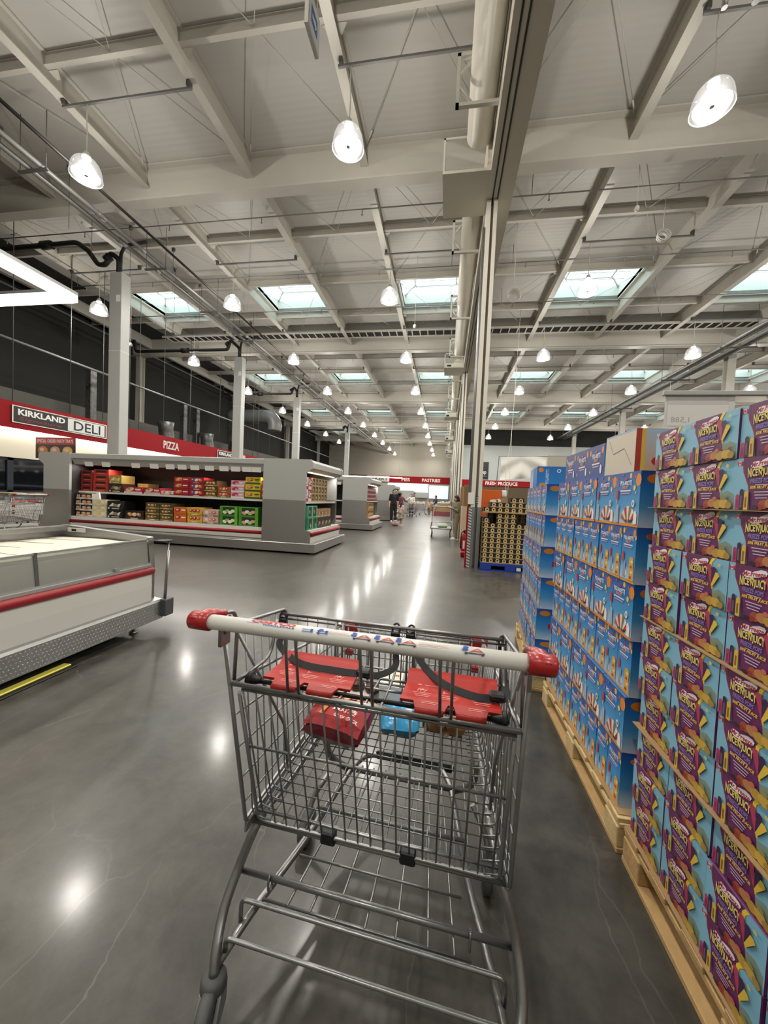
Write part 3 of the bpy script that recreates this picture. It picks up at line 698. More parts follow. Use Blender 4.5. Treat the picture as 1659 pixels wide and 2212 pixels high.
# --- blue ice-pop cartons
BH = .2175
def blue_common(p, w, h):
    p.rect(0, 0, w, h*.35, '#c9dcea', '#4f9ed0'); p.n -= 1
    p.rect(0, h*.35, w, h*.72, '#4f9ed0', '#1f7cc4'); p.n -= 1
    p.rect(0, h*.72, w, h, '#1f7cc4', '#24509f')
def logo(p, x, y, w, h):
    p.text('POLARETTI', x, y, w, h, '#eef4fa', .03, .0, .35)
    p.ell(x, y+h*.95, w*.14, h*.32, '#c22040', 10)
    p.text('FRUIT', x, y-h*1.05, w*.55, h*.75, '#f08a3c', .04)
    p.rect(x-w*.48, y-h*2.1, x+w*.48, y-h*1.75, '#dfeaf4'); p.rect(x-w*.4, y-h*2.75, x+w*.4, y-h*2.4, '#b79ac4', up=False)
def wide_print(w, h):
    p = Print(.0002); blue_common(p, w, h)
    p.rect(0, 0, w, h*.05, '#e58f2a')
    for a, b, r, c in ((.62, .93, .045, '#f2c53a'), (.80, .90, .03, '#d8483c'), (.93, .84, .10, '#e58a22'), (.07, .90, .03, '#d8483c'), (.13, .78, .028, '#cf3a66'), (.80, .70, .045, '#f4d044'), (.30, .955, .025, '#cf3a66'), (.86, .62, .02, '#f2c53a')):
        p.ell(w*a, h*b, w*r, w*r*1.25, c, 10)
    logo(p, w*.45, h*.80, w*.46, h*.075)
    # fan of striped pops on a plate, red pop on a stick
    cx, cy = w*.62, h*.06
    for k in range(7):
        a0 = PI*(.92-.115*k); a1 = a0-PI*.105; r = w*.30
        p.poly([(cx+w*.09*math.cos(a0), cy+h*.02), (cx+w*.09*math.cos(a1), cy+h*.02), (cx+r*math.cos(a1), cy+r*1.12*math.sin(a1)), (cx+r*math.cos(a0), cy+r*1.12*math.sin(a0))][::-1], ['#b35a52', '#e9d9c4', '#b53a38', '#efe6d8', '#8e7a5a', '#efe6d8', '#c2262e'][k], up=(k == 0))
    p.poly([(w*.84, h*.05), (w*.96, h*.05), (w*.96, h*.22), (w*.90, h*.30), (w*.84, h*.26)], '#f0eee8')
    for k in range(5): p.ell(w*(.5+.06*k), h*.10, w*.03, h*.03, ['#8a5a3a', '#2e2420', '#b9854c', '#5a2f28', '#2e2420'][k], 8, up=(k == 0))
    p.ell(w*.80, h*.42, w*.055, h*.065, '#f2f4f4').ell(w*.80, h*.42, w*.022, h*.04, '#54626e')
    p.poly([(w*.08, h*.50), (w*.17, h*.50), (w*.17, h*.66), (w*.14, h*.69), (w*.10, h*.69), (w*.08, h*.66)], '#cc2a35').rect(w*.115, h*.42, w*.135, h*.50, '#e3c79c')
    p.poly([(w*.10, h*.05), (w*.24, h*.05), (w*.22, h*.38), (w*.13, h*.40)], '#a9b6cc')
    return p
def narrow_print(w, h):
    p = Print(.0002); blue_common(p, w, h)
    p.rect(0, 0, w, h*.05, '#e5a33a')
    for a, b, r, c in ((.86, .90, .09, '#e58a22'), (.12, .93, .07, '#f2c53a'), (.97, .82, .05, '#f2c53a'), (.30, .965, .035, '#cf3a66')):
        p.ell(w*a, h*b, w*r, w*r*1.5, c, 10)
    logo(p, w*.48, h*.80, w*.66, h*.065)
    p.rect(w*.03, h*.05, w*.97, h*.26, '#b9cfe0', '#86b9dc')
    p.poly([(w*.64, h*.05), (w*.93, h*.05), (w*.93, h*.44), (w*.86, h*.47), (w*.70, h*.47), (w*.64, h*.44)], '#dfa63f')
    for k in range(4): p.rect(w*(.70+.06*(k % 2)), h*(.08+.095*k), w*(.84+.05*(k % 2)), h*(.125+.095*k), ['#b5281f', '#f1d9a2', '#c23c22', '#f1d9a2'][k], up=(k == 0))
    p.poly([(w*.14, h*.36), (w*.27, h*.36), (w*.27, h*.52), (w*.22, h*.55), (w*.18, h*.55), (w*.14, h*.52)], '#c8303c')
    p.ell(w*.36, h*.16, w*.13, h*.07, '#eef2f2').ell(w*.36, h*.16, w*.05, h*.04, '#54626e')
    p.poly([(w*.22, h*.08), (w*.42, h*.08), (w*.40, h*.36), (w*.30, h*.40)], '#8fa0ba')
    return p
def side_print(w, h):
    p = Print(.0002); blue_common(p, w, h)
    p.ell(w*.35, h*.86, w*.22, h*.085, '#df8420', 14).ell(w*.72, h*.70, w*.07, h*.035, '#c4303a', 8)
    p.poly([(w*.50, h*.38), (w*.80, h*.38), (w*.80, h*.52), (w*.72, h*.56), (w*.58, h*.56), (w*.50, h*.52)], '#c42a34').rect(w*.62, h*.28, w*.68, h*.38, '#e3c79c')
    p.rect(w*.5, h*.02, w*.95, h*.13, '#c9ccd2')
    return p
M_BLUE = mat('blue_carton_side', '#2273b8', .5)
WW, NW, BD = .2035, .1128, .24
wide_b = MB().bbox((0, 0, 0), (.155, WW, BH-.001), .003).mesh('carton_body', M_BLUE)
nar_b = MB().bbox((0, 0, 0), (BD, NW, BH-.001), .003).mesh('carton_body', M_BLUE)
fr_ = lambda w: ((-.0004, w, 0), (0, -1, 0), (0, 0, 1), (-1, 0, 0))
wide_p = wide_print(WW, BH-.001).mesh('front_print', fr_(WW)); nar_p = narrow_print(NW, BH-.001).mesh('front_print', fr_(NW))
nside_w = side_print(.155, BH-.001).mesh('side_print', ((0, -.0004, 0), (1, 0, 0), (0, 0, 1), (0, -1, 0)))
nside_n = side_print(BD, BH-.001).mesh('side_print', ((0, -.0004, 0), (1, 0, 0), (0, 0, 1), (0, -1, 0)))
BROW = ['bottom', 'second', 'third', 'fourth', 'fifth', 'sixth']
ORD = ['first', 'second', 'third', 'fourth', 'fifth', 'sixth', 'seventh', 'eighth', 'ninth']
def blue_stack(x, ya, which, rows=6, tilt=0.0):
    ct, st = math.cos(tilt), math.sin(tilt)
    for r in range(rows):
        z = .139+r*(BH+.0008)
        wide = (r % 2 == 1); n_ = 5 if wide else 9; w = WW if wide else NW
        for c in range(n_):
            dx = random.uniform(0, .006)+(.012 if r == 2 else 0)
            if which == 'far' and r in (4, 5): dx += .015
            ly = c*(w+.0040)
            lab = '%s blue ice-pop carton, %s row up, %s from the purple cartons' % ('broad' if wide else 'narrow', BROW[r], ORD[c]) if which == 'near' else '%s blue ice-pop carton, slewed farther stack, %s row up, %s from the nearer stack' % ('broad' if wide else 'narrow', BROW[r], ORD[c])
            t = thing('ice_pop_carton', lab, 'carton', (x+dx*ct-ly*st, ya+dx*st+ly*ct, z), tilt+random.uniform(-.0012, .0012), 'blue ice-pop cartons')
            link('carton_body', wide_b if wide else nar_b, t); link('front_print', wide_p if wide else nar_p, t)
            if c == 0 or (which == 'far'): link('side_print', nside_w if wide else nside_n, t)
BXN, BYN = .722, 1.545
make_pallet('wooden_pallet', 'pale wooden pallet under the nearer stack of blue ice-pop cartons', (BXN-.02, BYN-.055, 0))
blue_stack(BXN, BYN, 'near')
BXF, BYF, TLT = .672, 2.735, -.088
def far_at(u, v, z): return (BXF+u*math.cos(TLT)-v*math.sin(TLT), BYF+u*math.sin(TLT)+v*math.cos(TLT), z)
make_pallet('wooden_pallet', 'pale wooden pallet under the blue ice-pop stack beyond the first', far_at(-.02, -.035, 0), rz=TLT)
blue_stack(BXF, BYF, 'far', tilt=TLT)
sh = MB().box((0, 0, 0), (1.09, 1.06, .003)).mesh('cardboard_sheet', M_CARD)
tag(link('cardboard_sheet', sh, None, (BXN-.012, BYN-.035, .1356)), 'cardboard sheet on the pallet under the nearer blue stack', 'cardboard')
tag(link('cardboard_sheet', sh, None, far_at(-.012, -.02, .1356), TLT), 'cardboard sheet on the pallet under the farther blue stack', 'cardboard')
# loose cartons lying on top
def flat_print(w, h):
    p = Print(.0002); p.rect(0, 0, w, h, '#24468f', '#1d3a80')
    for a, b, r, c in ((.12, .80, .05, '#e58a22'), (.10, .5, .03, '#cf3a66'), (.88, .82, .06, '#e58a22'), (.13, .2, .03, '#f2c53a')): p.ell(w*a, h*b, w*r, w*r*1.6, c, 10)
    logo(p, w*.5, h*.68, w*.5, h*.13); p.ell(w*.82, h*.25, w*.06, h*.14, '#e8ecec')
    return p
FW, FH = .195, .165
ztop = .139+6*(BH+.0008)
fb = MB().bbox((0, 0, 0), (.22, FW, FH), .003).mesh('carton_body', mat('dark_blue_carton', '#20408a', .5))
fp = flat_print(FW, FH).mesh('front_print', fr_(FW))
for c in range(3):
    t = thing('ice_pop_carton', 'dark blue ice-pop carton lying on top of the nearer blue stack', 'carton', (BXN+.03, BYN+.42+c*(FW+.004), ztop+.001), random.uniform(-.02, .02), 'loose cartons on the blue stack')
    link('carton_body', fb, t); link('front_print', fp, t); link('side_print', side_print(.22, FH).mesh('side_print', ((0, -.0004, 0), (1, 0, 0), (0, 0, 1), (0, -1, 0))), t)
t = thing('open_carton', 'cream carton with folded flaps lying on the nearer blue stack', 'carton', (BXN+.02, BYN+.10, ztop+.001), .03)
MB().bbox((0, 0, 0), (.26, .26, .175), .003).build('carton_body', mat('unprinted_board', '#cdbfa8', .75), t)
p = Print(.0003); p.rect(0, 0, .26, .175, '#d3c8b4'); p.line((.03, .155), (.075, .09), .0025, '#5a4a38'); p.line((.075, .09), (.17, .105), .004, '#4a3c2c', False); p.line((.17, .105), (.235, .03), .0025, '#6a5a46', False)
p.rect(0, .168, .26, .175, '#8fb6cc', up=False).build('end_flap', ((-.0005, .26, 0), (0, -1, 0), (0, 0, 1), (-1, 0, 0)), t)
p = Print(.0003); p.rect(0, 0, .26, .175, '#d9a25a', '#a8c4d6'); p.rect(0, 0, .02, .175, '#b23a26'); p.rect(.02, 0, .035, .175, '#e0b84a', up=False)
p.ell(.12, .12, .035, .035, '#dfe6ea').rect(.10, .115, .14, .125, '#2f6a4a'); p.ell(.09, .045, .03, .02, '#b5281f', 10); p.ell(.19, .045, .03, .02, '#b5281f', 10, up=False)
p.build('side_print', ((0, -.0005, 0), (1, 0, 0), (0, 0, 1), (0, -1, 0)), t)
t = thing('ice_pop_carton', 'sky blue ice-pop carton lying on its side on the farther blue stack', 'carton', far_at(.03, .60, .139+6*(BH+.0008)+.001), TLT)
MB().bbox((0, 0, 0), (.30, .21, .175), .003).build('carton_body', M_BLUE, t)
p = Print(.0002); p.rect(0, 0, .30, .175, '#2f84c4', '#2a6fb4'); p.ell(.03, .145, .02, .02, '#e58a22'); p.ell(.05, .02, .03, .018, '#e58a22', 12, 0, False); p.text('POLARETTI', .08, .088, .12, .025, '#b8d2ea', .03, rot=PI/2); p.ring(.17, .14, .010, .016, '#dfe8f0'); p.poly([(.20, .03), (.24, .03), (.24, .05), (.20, .05)], '#c42a4a')
p.build('side_print', ((0, -.0005, 0), (1, 0, 0), (0, 0, 1), (0, -1, 0)), t)
for c in range(2):
    t = thing('ice_pop_carton', 'pale end of an ice-pop carton standing on the farther blue stack', 'carton', far_at(.03, .815+.104*c, .139+6*(BH+.0008)+.001), TLT, 'pale loose cartons')
    MB().bbox((0, 0, 0), (.2, .10, .17), .003).build('carton_body', M_BLUE, t)
    p = Print(.0002); p.rect(0, 0, .10, .17, '#b9c6de', '#8ea6cf'); p.text('POLARETTI', .05, .09, .11, .02, '#e6ecf6', .03, rot=PI/2)
    p.build('front_print', fr_(.10), t)
# pallet of folded board / timber beyond
# --- black cartons with gold rings on a blue plastic pallet
RX, RY = .725, 7.30
t = thing('plastic_pallet', 'royal blue plastic pallet under the black ring-print cartons', 'pallet', (RX, RY, 0))
M_BLP = mat('blue_plastic', '#1f3f9c', .45)
MB().box((0, 0, .10), (1.1, 1.1, .15)).build('deck', M_BLP, t)
for i in range(3):
    for j in range(3): MB().bbox((.0+.45*i, .0+.45*j, .02), (.2+.45*i, .2+.45*j, .10), .008).build('foot', M_BLP, t)
for i in range(3): MB().box((.0, .45*i, 0), (1.1, .2+.45*i, .02)).build('runner', M_BLP, t)
MB().box((.66, -.002, .03), (.74, -.0005, .09)).build('tag', M_PAPER, t)
RW, RHH = .1215, .0955
rb = MB().bbox((0, 0, 0), (RW-.002, .35, RHH-.0015), .002).mesh('carton_body', mat('black_carton', '#15110d', .5))
p = Print(.0004); p.rect(0, 0, RW-.002, RHH-.0015, '#17120d'); p.rect(0, 0, RW-.002, .018, '#b59a68'); p.ring(RW/2, .052, .016, .036, '#d8bd85', 20); p.poly([(RW/2-.036, .018), (RW/2+.036, .018), (RW/2+.03, .035), (RW/2-.03, .035)], '#d0b37c')
p.ell(RW/2, .052, .0155, .0155, '#1d1510')
rp = p.mesh('front_print', ((0, -.0006, 0), (1, 0, 0), (0, 0, 1), (0, -1, 0)))
p = Print(.0004); p.rect(0, 0, .35, RHH-.0015, '#3a2f1e'); p.rect(0, 0, .35, .02, '#b59a68')
for k in range(6): p.rect(.02+.055*k, .03, .06+.055*k, .08, '#bfa35a' if k % 2 else '#1a140e', up=(k == 0))
rs = p.mesh('side_print', ((-.0006, .35, 0), (0, -1, 0), (0, 0, 1), (-1, 0, 0)))
RNAME = ['lowest', 'second', 'third', 'fourth', 'fifth', 'sixth', 'seventh', 'eighth', 'ninth', 'tenth', 'eleventh', 'twelfth', 'topmost']
rows = {8: [0, 2, 3, 4], 9: [2, 3, 4], 10: list(range(9)), 11: list(range(1, 9)), 12: [4, 5]}
for r in range(13):
    z = .151+r*RHH+(.012 if r > 9 else 0)
    for c in rows.get(r, range(9)):
        for d in range(3 if c == 0 and r < 10 else (2 if r < 2 else 1)):
            t = thing('ring_print_carton', ('black carton with gold ring, %s layer, %s from the shutter post' % (RNAME[r], ORD[c])) if d == 0 else 'black carton with gold ring behind the front file of the blue pallet, %s layer' % RNAME[r], 'carton', (RX+.005+c*RW, RY+.01+d*.36, z), 0, 'black ring-print cartons')
            link('carton_body', rb, t); link('front_print', rp, t)
            if c == 0: link('side_print', rs, t)
for r in (8, 9):
    for c in range(1, 9):
        t = thing('ring_print_carton', 'black carton in the second file behind the gaps of the ring-print front', 'carton', (RX+.005+c*RW, RY+.37, .151+r*RHH), 0, 'black ring-print cartons'); link('carton_body', rb, t); link('front_print', rp, t)
for c in range(1, 9):
    for r in range(2, 8):
        t = thing('ring_print_carton', 'black carton in the second file behind the gaps of the ring-print front', 'carton', (RX+.005+c*RW, RY+.37, .151+r*RHH), 0, 'black ring-print cartons'); link('carton_body', rb, t); link('front_print', rp, t)
sheet = MB().box((0, 0, 0), (1.1, .5, .01)).build('cardboard_tray', M_CARD, None, (RX, RY-.02, .151+10*RHH+.001)); tag(sheet, 'tan board lying across the black ring-print cartons', 'cardboard')
t = thing('display_box', 'bright orange display box standing behind the ring-print cartons', 'box', (.78, 8.45, 0)); MB().bbox((0, 0, 0), (.42, .35, 1.58), .005).build('box_body', mat('orange_board', '#cf5a17', .6), t)
p = Print(.0005); p.rect(0, 0, .40, .26, '#d45f1a'); p.ell(.26, .03, .09, .035, '#efe2d0'); p.ell(.36, .04, .05, .04, '#efe2d0', 12, 0, False); p.build('front_print', ((.01, -.001, 1.31), (1, 0, 0), (0, 0, 1), (0, -1, 0)), t)
MB().lathe([(0, 0), (.055, 0), (.06, .06), (.055, .14), (.045, .16), (0, .16)], 10, Matrix.Translation((.48, .05, 1.42))).build('plastic_wrap', M_PAPER, t)
MB().box((.36, .0, 0), (.60, .28, 1.415)).build('box_body', M_CARD, t)
# ================================================================== the shopping cart
def ribbon(mb, path, w, nrm, thick=.0016):
    P = [Vector(p) for p in path]; vs = []; fs = []; n = len(P)
    for i, p in enumerate(P):
        t = (P[min(i+1, n-1)]-P[max(i-1, 0)]).normalized(); nv = Vector(nrm[i] if isinstance(nrm, list) else nrm)
        s = t.cross(nv); s = s.normalized() if s.length > 1e-6 else Vector((1, 0, 0)); up = s.cross(t)*thick
        for a, b in ((-1, -1), (1, -1), (1, 1), (-1, 1)): vs.append(p+s*(w/2*a)+up*b*.5)
    for i in range(n-1):
        for k in range(4): fs.append((i*4+k, i*4+(k+1) % 4, i*4+4+(k+1) % 4, i*4+4+k))
    fs.append((3, 2, 1, 0)); fs.append(tuple((n-1)*4+k for k in range(4)))
    mb.add(vs, fs, False)
def curve(pts, n=8):
    """Catmull-Rom through points"""
    P = [Vector(p) for p in pts]; P = [2*P[0]-P[1]] + P + [2*P[-1]-P[-2]]; out = []
    for i in range(1, len(P)-2):
        a, b, c, d = P[i-1:i+3]
        for k in range(n):
            t = k/n; out.append(.5*((2*b)+(c-a)*t+(2*a-5*b+4*c-d)*t*t+(3*b-a-3*c+d)*t*t*t))
    out.append(P[-2]); return out
def lerp(a, b, t): return tuple(a[i]+(b[i]-a[i])*t for i in range(3))
def line_at(P, t):
    """point on polyline P (list of 3-tuples) at parameter of its y"""
    for a, b in zip(P, P[1:]):
        if a[1] <= t <= b[1]: return lerp(a, b, (t-a[1])/(b[1]-a[1] or 1))
    return P[-1] if t > P[-1][1] else P[0]
def wrap_print(p, name, parent, x0, phi0, r, zc):
    """print wrapped round a horizontal bar: u along x, v is angle in radians from the rear"""
    o = []
    for a, b, d in p.v:
        q = r+.0004+d; o.append((x0+a, -q*math.cos(phi0+b), zc+q*math.sin(phi0+b)))
    me = bpy.data.meshes.new(name); me.from_pydata(o, [], p.f); ca = me.color_attributes.new('Col', 'FLOAT_COLOR', 'CORNER')
    ca.data.foreach_set('color', [x for f in p.c for c in f for x in (*c, 1.0)]); me.materials.append(M_INK)
    return link(name, me, parent)

def make_cart(label, loc, rz, full=True, name='shopping_cart'):
    t = thing(name, label, 'shopping cart', loc, rz)
    HZ = 1.03
    # handle
    hb = MB().tube([(-.315, 0, HZ), (.315, 0, HZ)], .0150, 20).build('handle_bar', M_WHITE, t)
    for s in (-1, 1):
        c = MB(); R = Matrix.Translation((0, 0, HZ)) @ Matrix.Rotation(s*PI/2, 4, 'Y')
        c.lathe([(.0152, .308), (.0188, .308), (.0192, .330), (.0186, .350), (.0150, .354), (0, .355)], 20, R)
        c.tube(curve([(s*.332, .0, HZ+.003), (s*.330, .030, HZ+.003), (s*.322, .066, HZ-.003)], 5), [.0160]*5+[.0125]*3+[.0085]*3, 10)
        for a in range(2):
            for b in range(2): c.ball((s*(.335+.006*a), -.0165+.002*b, HZ+.010-.006*b), .0016, 6, 4)
        c.build('handle_cap', M_RED, t)
    if full:
        p = Print(.0002); D = math.radians
        # lettering and pictograms along the top of the handle (v in radians)
        p.text('COSTCO', .085, D(84), .095, D(34), '#c4252c', .05, .002)
        p.rect(.03, D(61), .056, D(65), '#6f86c0'); p.text('WHOLESALE', .098, D(56), .068, D(13), '#1f3e8c', .02)
        for k, x in enumerate((.148, .178)):
            p.rect(x, D(60), x+.022, D(64), '#2a4fa8'); p.rect(x, D(44), x+.022, D(49), '#2a4fa8', up=False); p.rect(x+.017, D(44), x+.022, D(70), '#2a4fa8', up=False)
            if k: p.rect(x+.002, D(38), x+.006, D(66), '#2a4fa8', up=False); p.ell(x+.008, D(72), .005, D(9), '#2a4fa8', 10, 0, False)
        for x, c in ((.268, '#c0303a'), (.312, '#c0303a'), (.352, '#c0303a'), (.470, '#c0303a')):
            p.line((x-.018, D(42)), (x+.016, D(42)), D(5), '#2b2f45'); p.line((x-.010, D(46)), (x+.004, D(74)), .0026, c, False); p.line((x+.016, D(46)), (x+.004, D(74)), .0026, c, False); p.line((x-.006, D(56)), (x+.012, D(56)), D(5), c, False)
            p.ell(x-.015, D(38), .0024, D(6), '#2b2f45', 8, 0, False); p.ell(x+.013, D(38), .0024, D(6), '#2b2f45', 8, 0, False)
            p.ell(x-.016, D(76), .005, D(10), '#2a4fa8', 10, 0, False); p.rect(x-.022, D(54), x-.012, D(66), '#2a4fa8', up=False)
        for x0, x1 in ((.200, .246), (.372, .425)):
            for k in range(3): p.rect(x0, D(68-8*k), x1-.006*(k % 2), D(70-8*k), '#c99a98', up=(k == 0))
        wrap_print(p, 'handle_print', t, -.250, -math.radians(7), .0150, HZ)
    # uprights that carry the handle
    for s in (-1, 1):
        u = MB(); u.tube(fillet([(s*.322, .062, HZ-.004), (s*.322, .100, HZ-.008), (s*.320, .112, .985), (s*.325, .112, .84)], .015, 3), .0045, 8)
        u.box((s*.322-.004, .050, .955), (s*.322+.004, .082, 1.018)); u.tube([(s*.322, 0, HZ-.008), (s*.322, .06, 1.0)], .008, 8)
        u.build('handle_support', M_ZINC, t)
    for xt, xb in ((-.146, -.179), (-.124, -.153), (.008, -.006), (.030, .018), (.160, .161), (.184, .184)):
        MB().tube([(xt, .008, HZ-.010), (xb, .098, .854)], .0034, 8).build('upright_wire', M_ZINC, t)
    # side panels
    for s in (-1, 1):
        m = MB()
        topT = [(s*.318, .075, .99), (s*.305, .33, .965)]
        rim = [(s*.326, .098, .85), (s*.283, .85, .755)]
        bot = [(s*.332, .195, .425), (s*.262, .83, .505)]
        m.tube(fillet([(s*.318, .06, .985), (s*.318, .10, .99), (s*.303, .325, .965), (s*.303, .335, .80)], .02, 4), .0048, 8)
        m.tube(rim, .0048, 8); m.tube(bot, .0045, 8)
        m.tube(fillet([(s*.325, .068, .985), (s*.333, .195, .432), (s*.332, .22, .418)], .02, 3), .0052, 8)          # rear edge
        for f in (.18, .42, .66, .86):
            a = lerp((s*.328, .11, .83), (s*.332, .19, .44), f); b = lerp((s*.283, .848, .745), (s*.262, .83, .52), f); m.tube([a, b], .0028, 6)
        k = 0; y = .135
        while y < .84:
            tp = line_at(topT, y) if y < .33 else line_at(rim, y)
            bt = line_at(bot, min(.825, max(.2, y*.86+.105)))
            m.tube(fillet([tp, (bt[0], bt[1], bt[2]+.004), (bt[0]-s*.05, bt[1], bt[2]-.004)], .018, 3), .0020, 6); y += .0345
        m.tube([(s*.320, .105, .98), (s*.300, .33, .62), (s*.298, .36, .47)], .0042, 6)
        m.build('side_panel', M_ZINC, t)
        if full or s < 0: MB().box((s*.336-.003, .20, .395), (s*.336+.003, .56, .435)).build('side_plate', M_GALV, t)
    # rear gate
    g = MB(); ga, gb = (.106, .842), (.228, .412)
    g.tube([(-.326, .10, .850), (.326, .10, .850)], .0056, 10); g.tube([(-.30, .107, .836), (.315, .107, .836)], .0040, 8)
    g.tube(fillet([(-.312, ga[0]+.01, ga[1]-.02), (-.315, gb[0], gb[1]), (.315, gb[0], gb[1]), (.312, ga[0]+.01, ga[1]-.02)], .03, 4), .0050, 10)
    for k in range(19):
        x = -.297+.033*k; g.tube([(x, ga[0], ga[1]-.006), (x, gb[0], gb[1])], .0024, 6)
    for f in (.42, .93): g.tube([(-.314, ga[0]+(gb[0]-ga[0])*f+.005, ga[1]+(gb[1]-ga[1])*f), (.314, ga[0]+(gb[0]-ga[0])*f+.005, ga[1]+(gb[1]-ga[1])*f)], .0034, 8)
    g.build('rear_gate', M_ZINC, t)
    # basket floor
    f = MB()
    fz = lambda y: .420+.085*(y-.22)/.61
    fw = lambda y: .315-.055*(y-.22)/.61
    for k in range(19):
        q = -1+2*k/18; f.tube([(q*fw(.225), .225, fz(.225)), (q*fw(.83), .83, fz(.83))], .0019, 6)
    y = .245
    while y < .83:
        f.tube([(-fw(y), y, fz(y)+.004), (fw(y), y, fz(y)+.004)], .0019, 6); y += .031
    f.build('basket_floor', M_ZINC, t)
    # front panel
    f = MB(); f.tube([(-.283, .85, .755), (.283, .85, .755)], .0058, 8); f.tube([(-.262, .83, .505), (.262, .83, .505)], .0055, 8)
    for k in range(21):
        x = -.27+.027*k; f.tube([(x, .85, .752), (x*.93, .83, .507)], .0026, 6)
    for q in (.25, .5, .75, .9): f.tube([(-.283+.02*(1-q), .83+.02*q, .505+.25*q), (.283-.02*(1-q), .83+.02*q, .505+.25*q)], .0034, 6)
    f.build('front_panel', M_ZINC, t)
    for s in (-1, 1):
        b = MB(); b.bbox((s*.27-.035, .838, .708), (s*.27+.035, .872, .768), .012); b.bbox((s*.265-.02, .838, .62), (s*.265+.02, .862, .648), .006); b.bbox((s*.26-.02, .832, .555), (s*.26+.02, .858, .60), .006)
        b.build('corner_bumper', M_RED, t)
    # child seat
    b = MB(); b.tube([(-.302, .30, .958), (.302, .30, .958)], .0045, 8)
    for z in (.945, .915, .84, .80): b.tube([(-.300, .302, z), (.300, .302, z)], .0030, 6)
    for k in range(20): b.tube([(-.285+.03*k, .302, .957), (-.285+.03*k, .304, .795)], .0018, 6)
    for x in (-.14, -.12, .06, .08): b.tube([(x, .300, .957), (x, .302, .795)], .0030, 6)
    for s in (-1, 1): b.tube(fillet([(s*.318, .102, .85), (s*.300, .235, .862), (s*.297, .262, .955)], .03, 4), .0046, 8)
    b.build('seat_back', M_ZINC, t)
    b = MB(); b.tube([(-.298, .128, .850), (.302, .128, .850)], .0050, 10)
    for s in (-1, 1):
        R = Matrix.Translation((s*.292, .128, .852)) @ Matrix.Rotation(PI/2, 4, 'Y')
        b.lathe([(0, -.005), (.017, -.005), (.019, 0), (.017, .005), (0, .005)], 16, R)
        b.lathe([(.013, 0), (.007, -s*.028), (0, -s*.028)], 12, R)
    b.build('seat_pivot', M_BLACK, t)
    b = MB()
    for x in (-.085, -.06, .0, .035): b.tube(fillet([(x, .103, .852), (x, .14, .846), (x*.9, .27, .834), (x*.9, .295, .842)], .01, 2), .0032, 6)
    b.tube([(-.06, .19, .842), (.07, .19, .842)], .0036, 6); b.tube([(-.06, .25, .838), (.07, .25, .838)], .0036, 6)
    b.build('seat_wires', M_ZINC, t)
    for xa, xb in ((-.258, -.042), (.072, .288)):
        m = MB(); w = xb-xa
        pts = [(xa, .128), (xa+.030, .128), (xa+.036, .102), (xa+.098, .102), (xa+.104, .128), (xb-.10, .128), (xb-.094, .102), (xb-.034, .102), (xb-.028, .128), (xb, .128), (xb-.004, .202), (xa+.004, .202)]
        m.prism([(a, c) for a, c in pts][::-1], .858, .864, 'z')
        m.prism([(.202, .858), (.202, .864), (.222, .878), (.238, .884), (.240, .879), (.224, .872)], xa+.004, xb-.004, 'x')
        for s0 in (xa+.036, xb-.094): m.tube([(s0, .104, .857), (s0+.06, .104, .857)], .0072, 10)
        fp_ = m.build('seat_flap', mat('red_seat_plastic', '#ab261c', .45), t)
        if full:
            p = Print(.0002); c = '#e6a49c'
            for k, x in enumerate((.045, .105, .175)):
                for j in range(3): p.rect(x-.022+.004*j, .045-.007*j, x+.022-.003*j, .0468-.007*j, c, up=(k == 0 and j == 0))
                if k != 1: p.line((x-.012, .052), (x-.008, .064), .002, c, False); p.line((x-.004, .052), (x-.006, .063), .002, c, False); p.line((x+.004, .052), (x+.010, .062), .002, c, False); p.ell(x, .060, .004, .004, c, 8, 0, False)
                else: p.line((x-.012, .052), (x-.012, .066), .0022, c, False); p.line((x-.012, .059), (x-.004, .059), .002, c, False)
            for x in (.066, .165):
                for j in range(2): p.rect(x-.018, .010-.006*j, x+.018-.006*j, .0118-.006*j, c, up=False)
            p.poly([(.03, .080), (.042, .080), (.036, .088)], c, False); p.rect(.048, .081, .11, .0828, c, up=False)
            p.build('warning_print', ((xa, .118, .8643), (1, 0, 0), (0, 1, 0), (0, 0, 1)), fp_)
    if full:
        b = MB(); N = (0, -.6, .8)
        for pts, nn in ((curve([(-.298, .296, .95), (-.297, .292, .90), (-.285, .26, .882), (-.20, .20, .873), (-.10, .19, .872), (-.035, .196, .870)], 6), None),
                        (curve([(-.035, .196, .870), (-.01, .21, .862), (.02, .24, .862), (.035, .27, .868), (.032, .288, .89), (.028, .294, .94)], 6), None),
                        (curve([(.068, .296, .95), (.080, .29, .92), (.105, .25, .892), (.16, .20, .875), (.23, .17, .871), (.275, .17, .872)], 6), None),
                        (curve([(.275, .17, .872), (.298, .19, .868), (.304, .25, .88), (.300, .288, .91), (.300, .295, .95)], 6), None)):
            ribbon(b, pts, .017, N)
        b.build('safety_strap', mat('black_webbing', '#161618', .75), t)
        for x, y, z in ((-.03, .20, .872), (.28, .172, .876)): MB().bbox((x-.017, y-.012, z-.007), (x+.017, y+.014, z+.009), .004).build('buckle', M_BLACK, t)
        for x in (-.298, .028, .068, .300):
            b = MB(); b.bbox((x-.012, .288, .915), (x+.012, .297, .948), .003); b.tube([(x+.010*math.cos(a), .300+.012*math.sin(a)*.6, .952+.014*math.sin(a)) for a in [2*PI*k/12 for k in range(12)]], .003, 6, closed=True)
            b.build('strap_anchor', M_BLACK, t)
    # chassis
    c = MB()
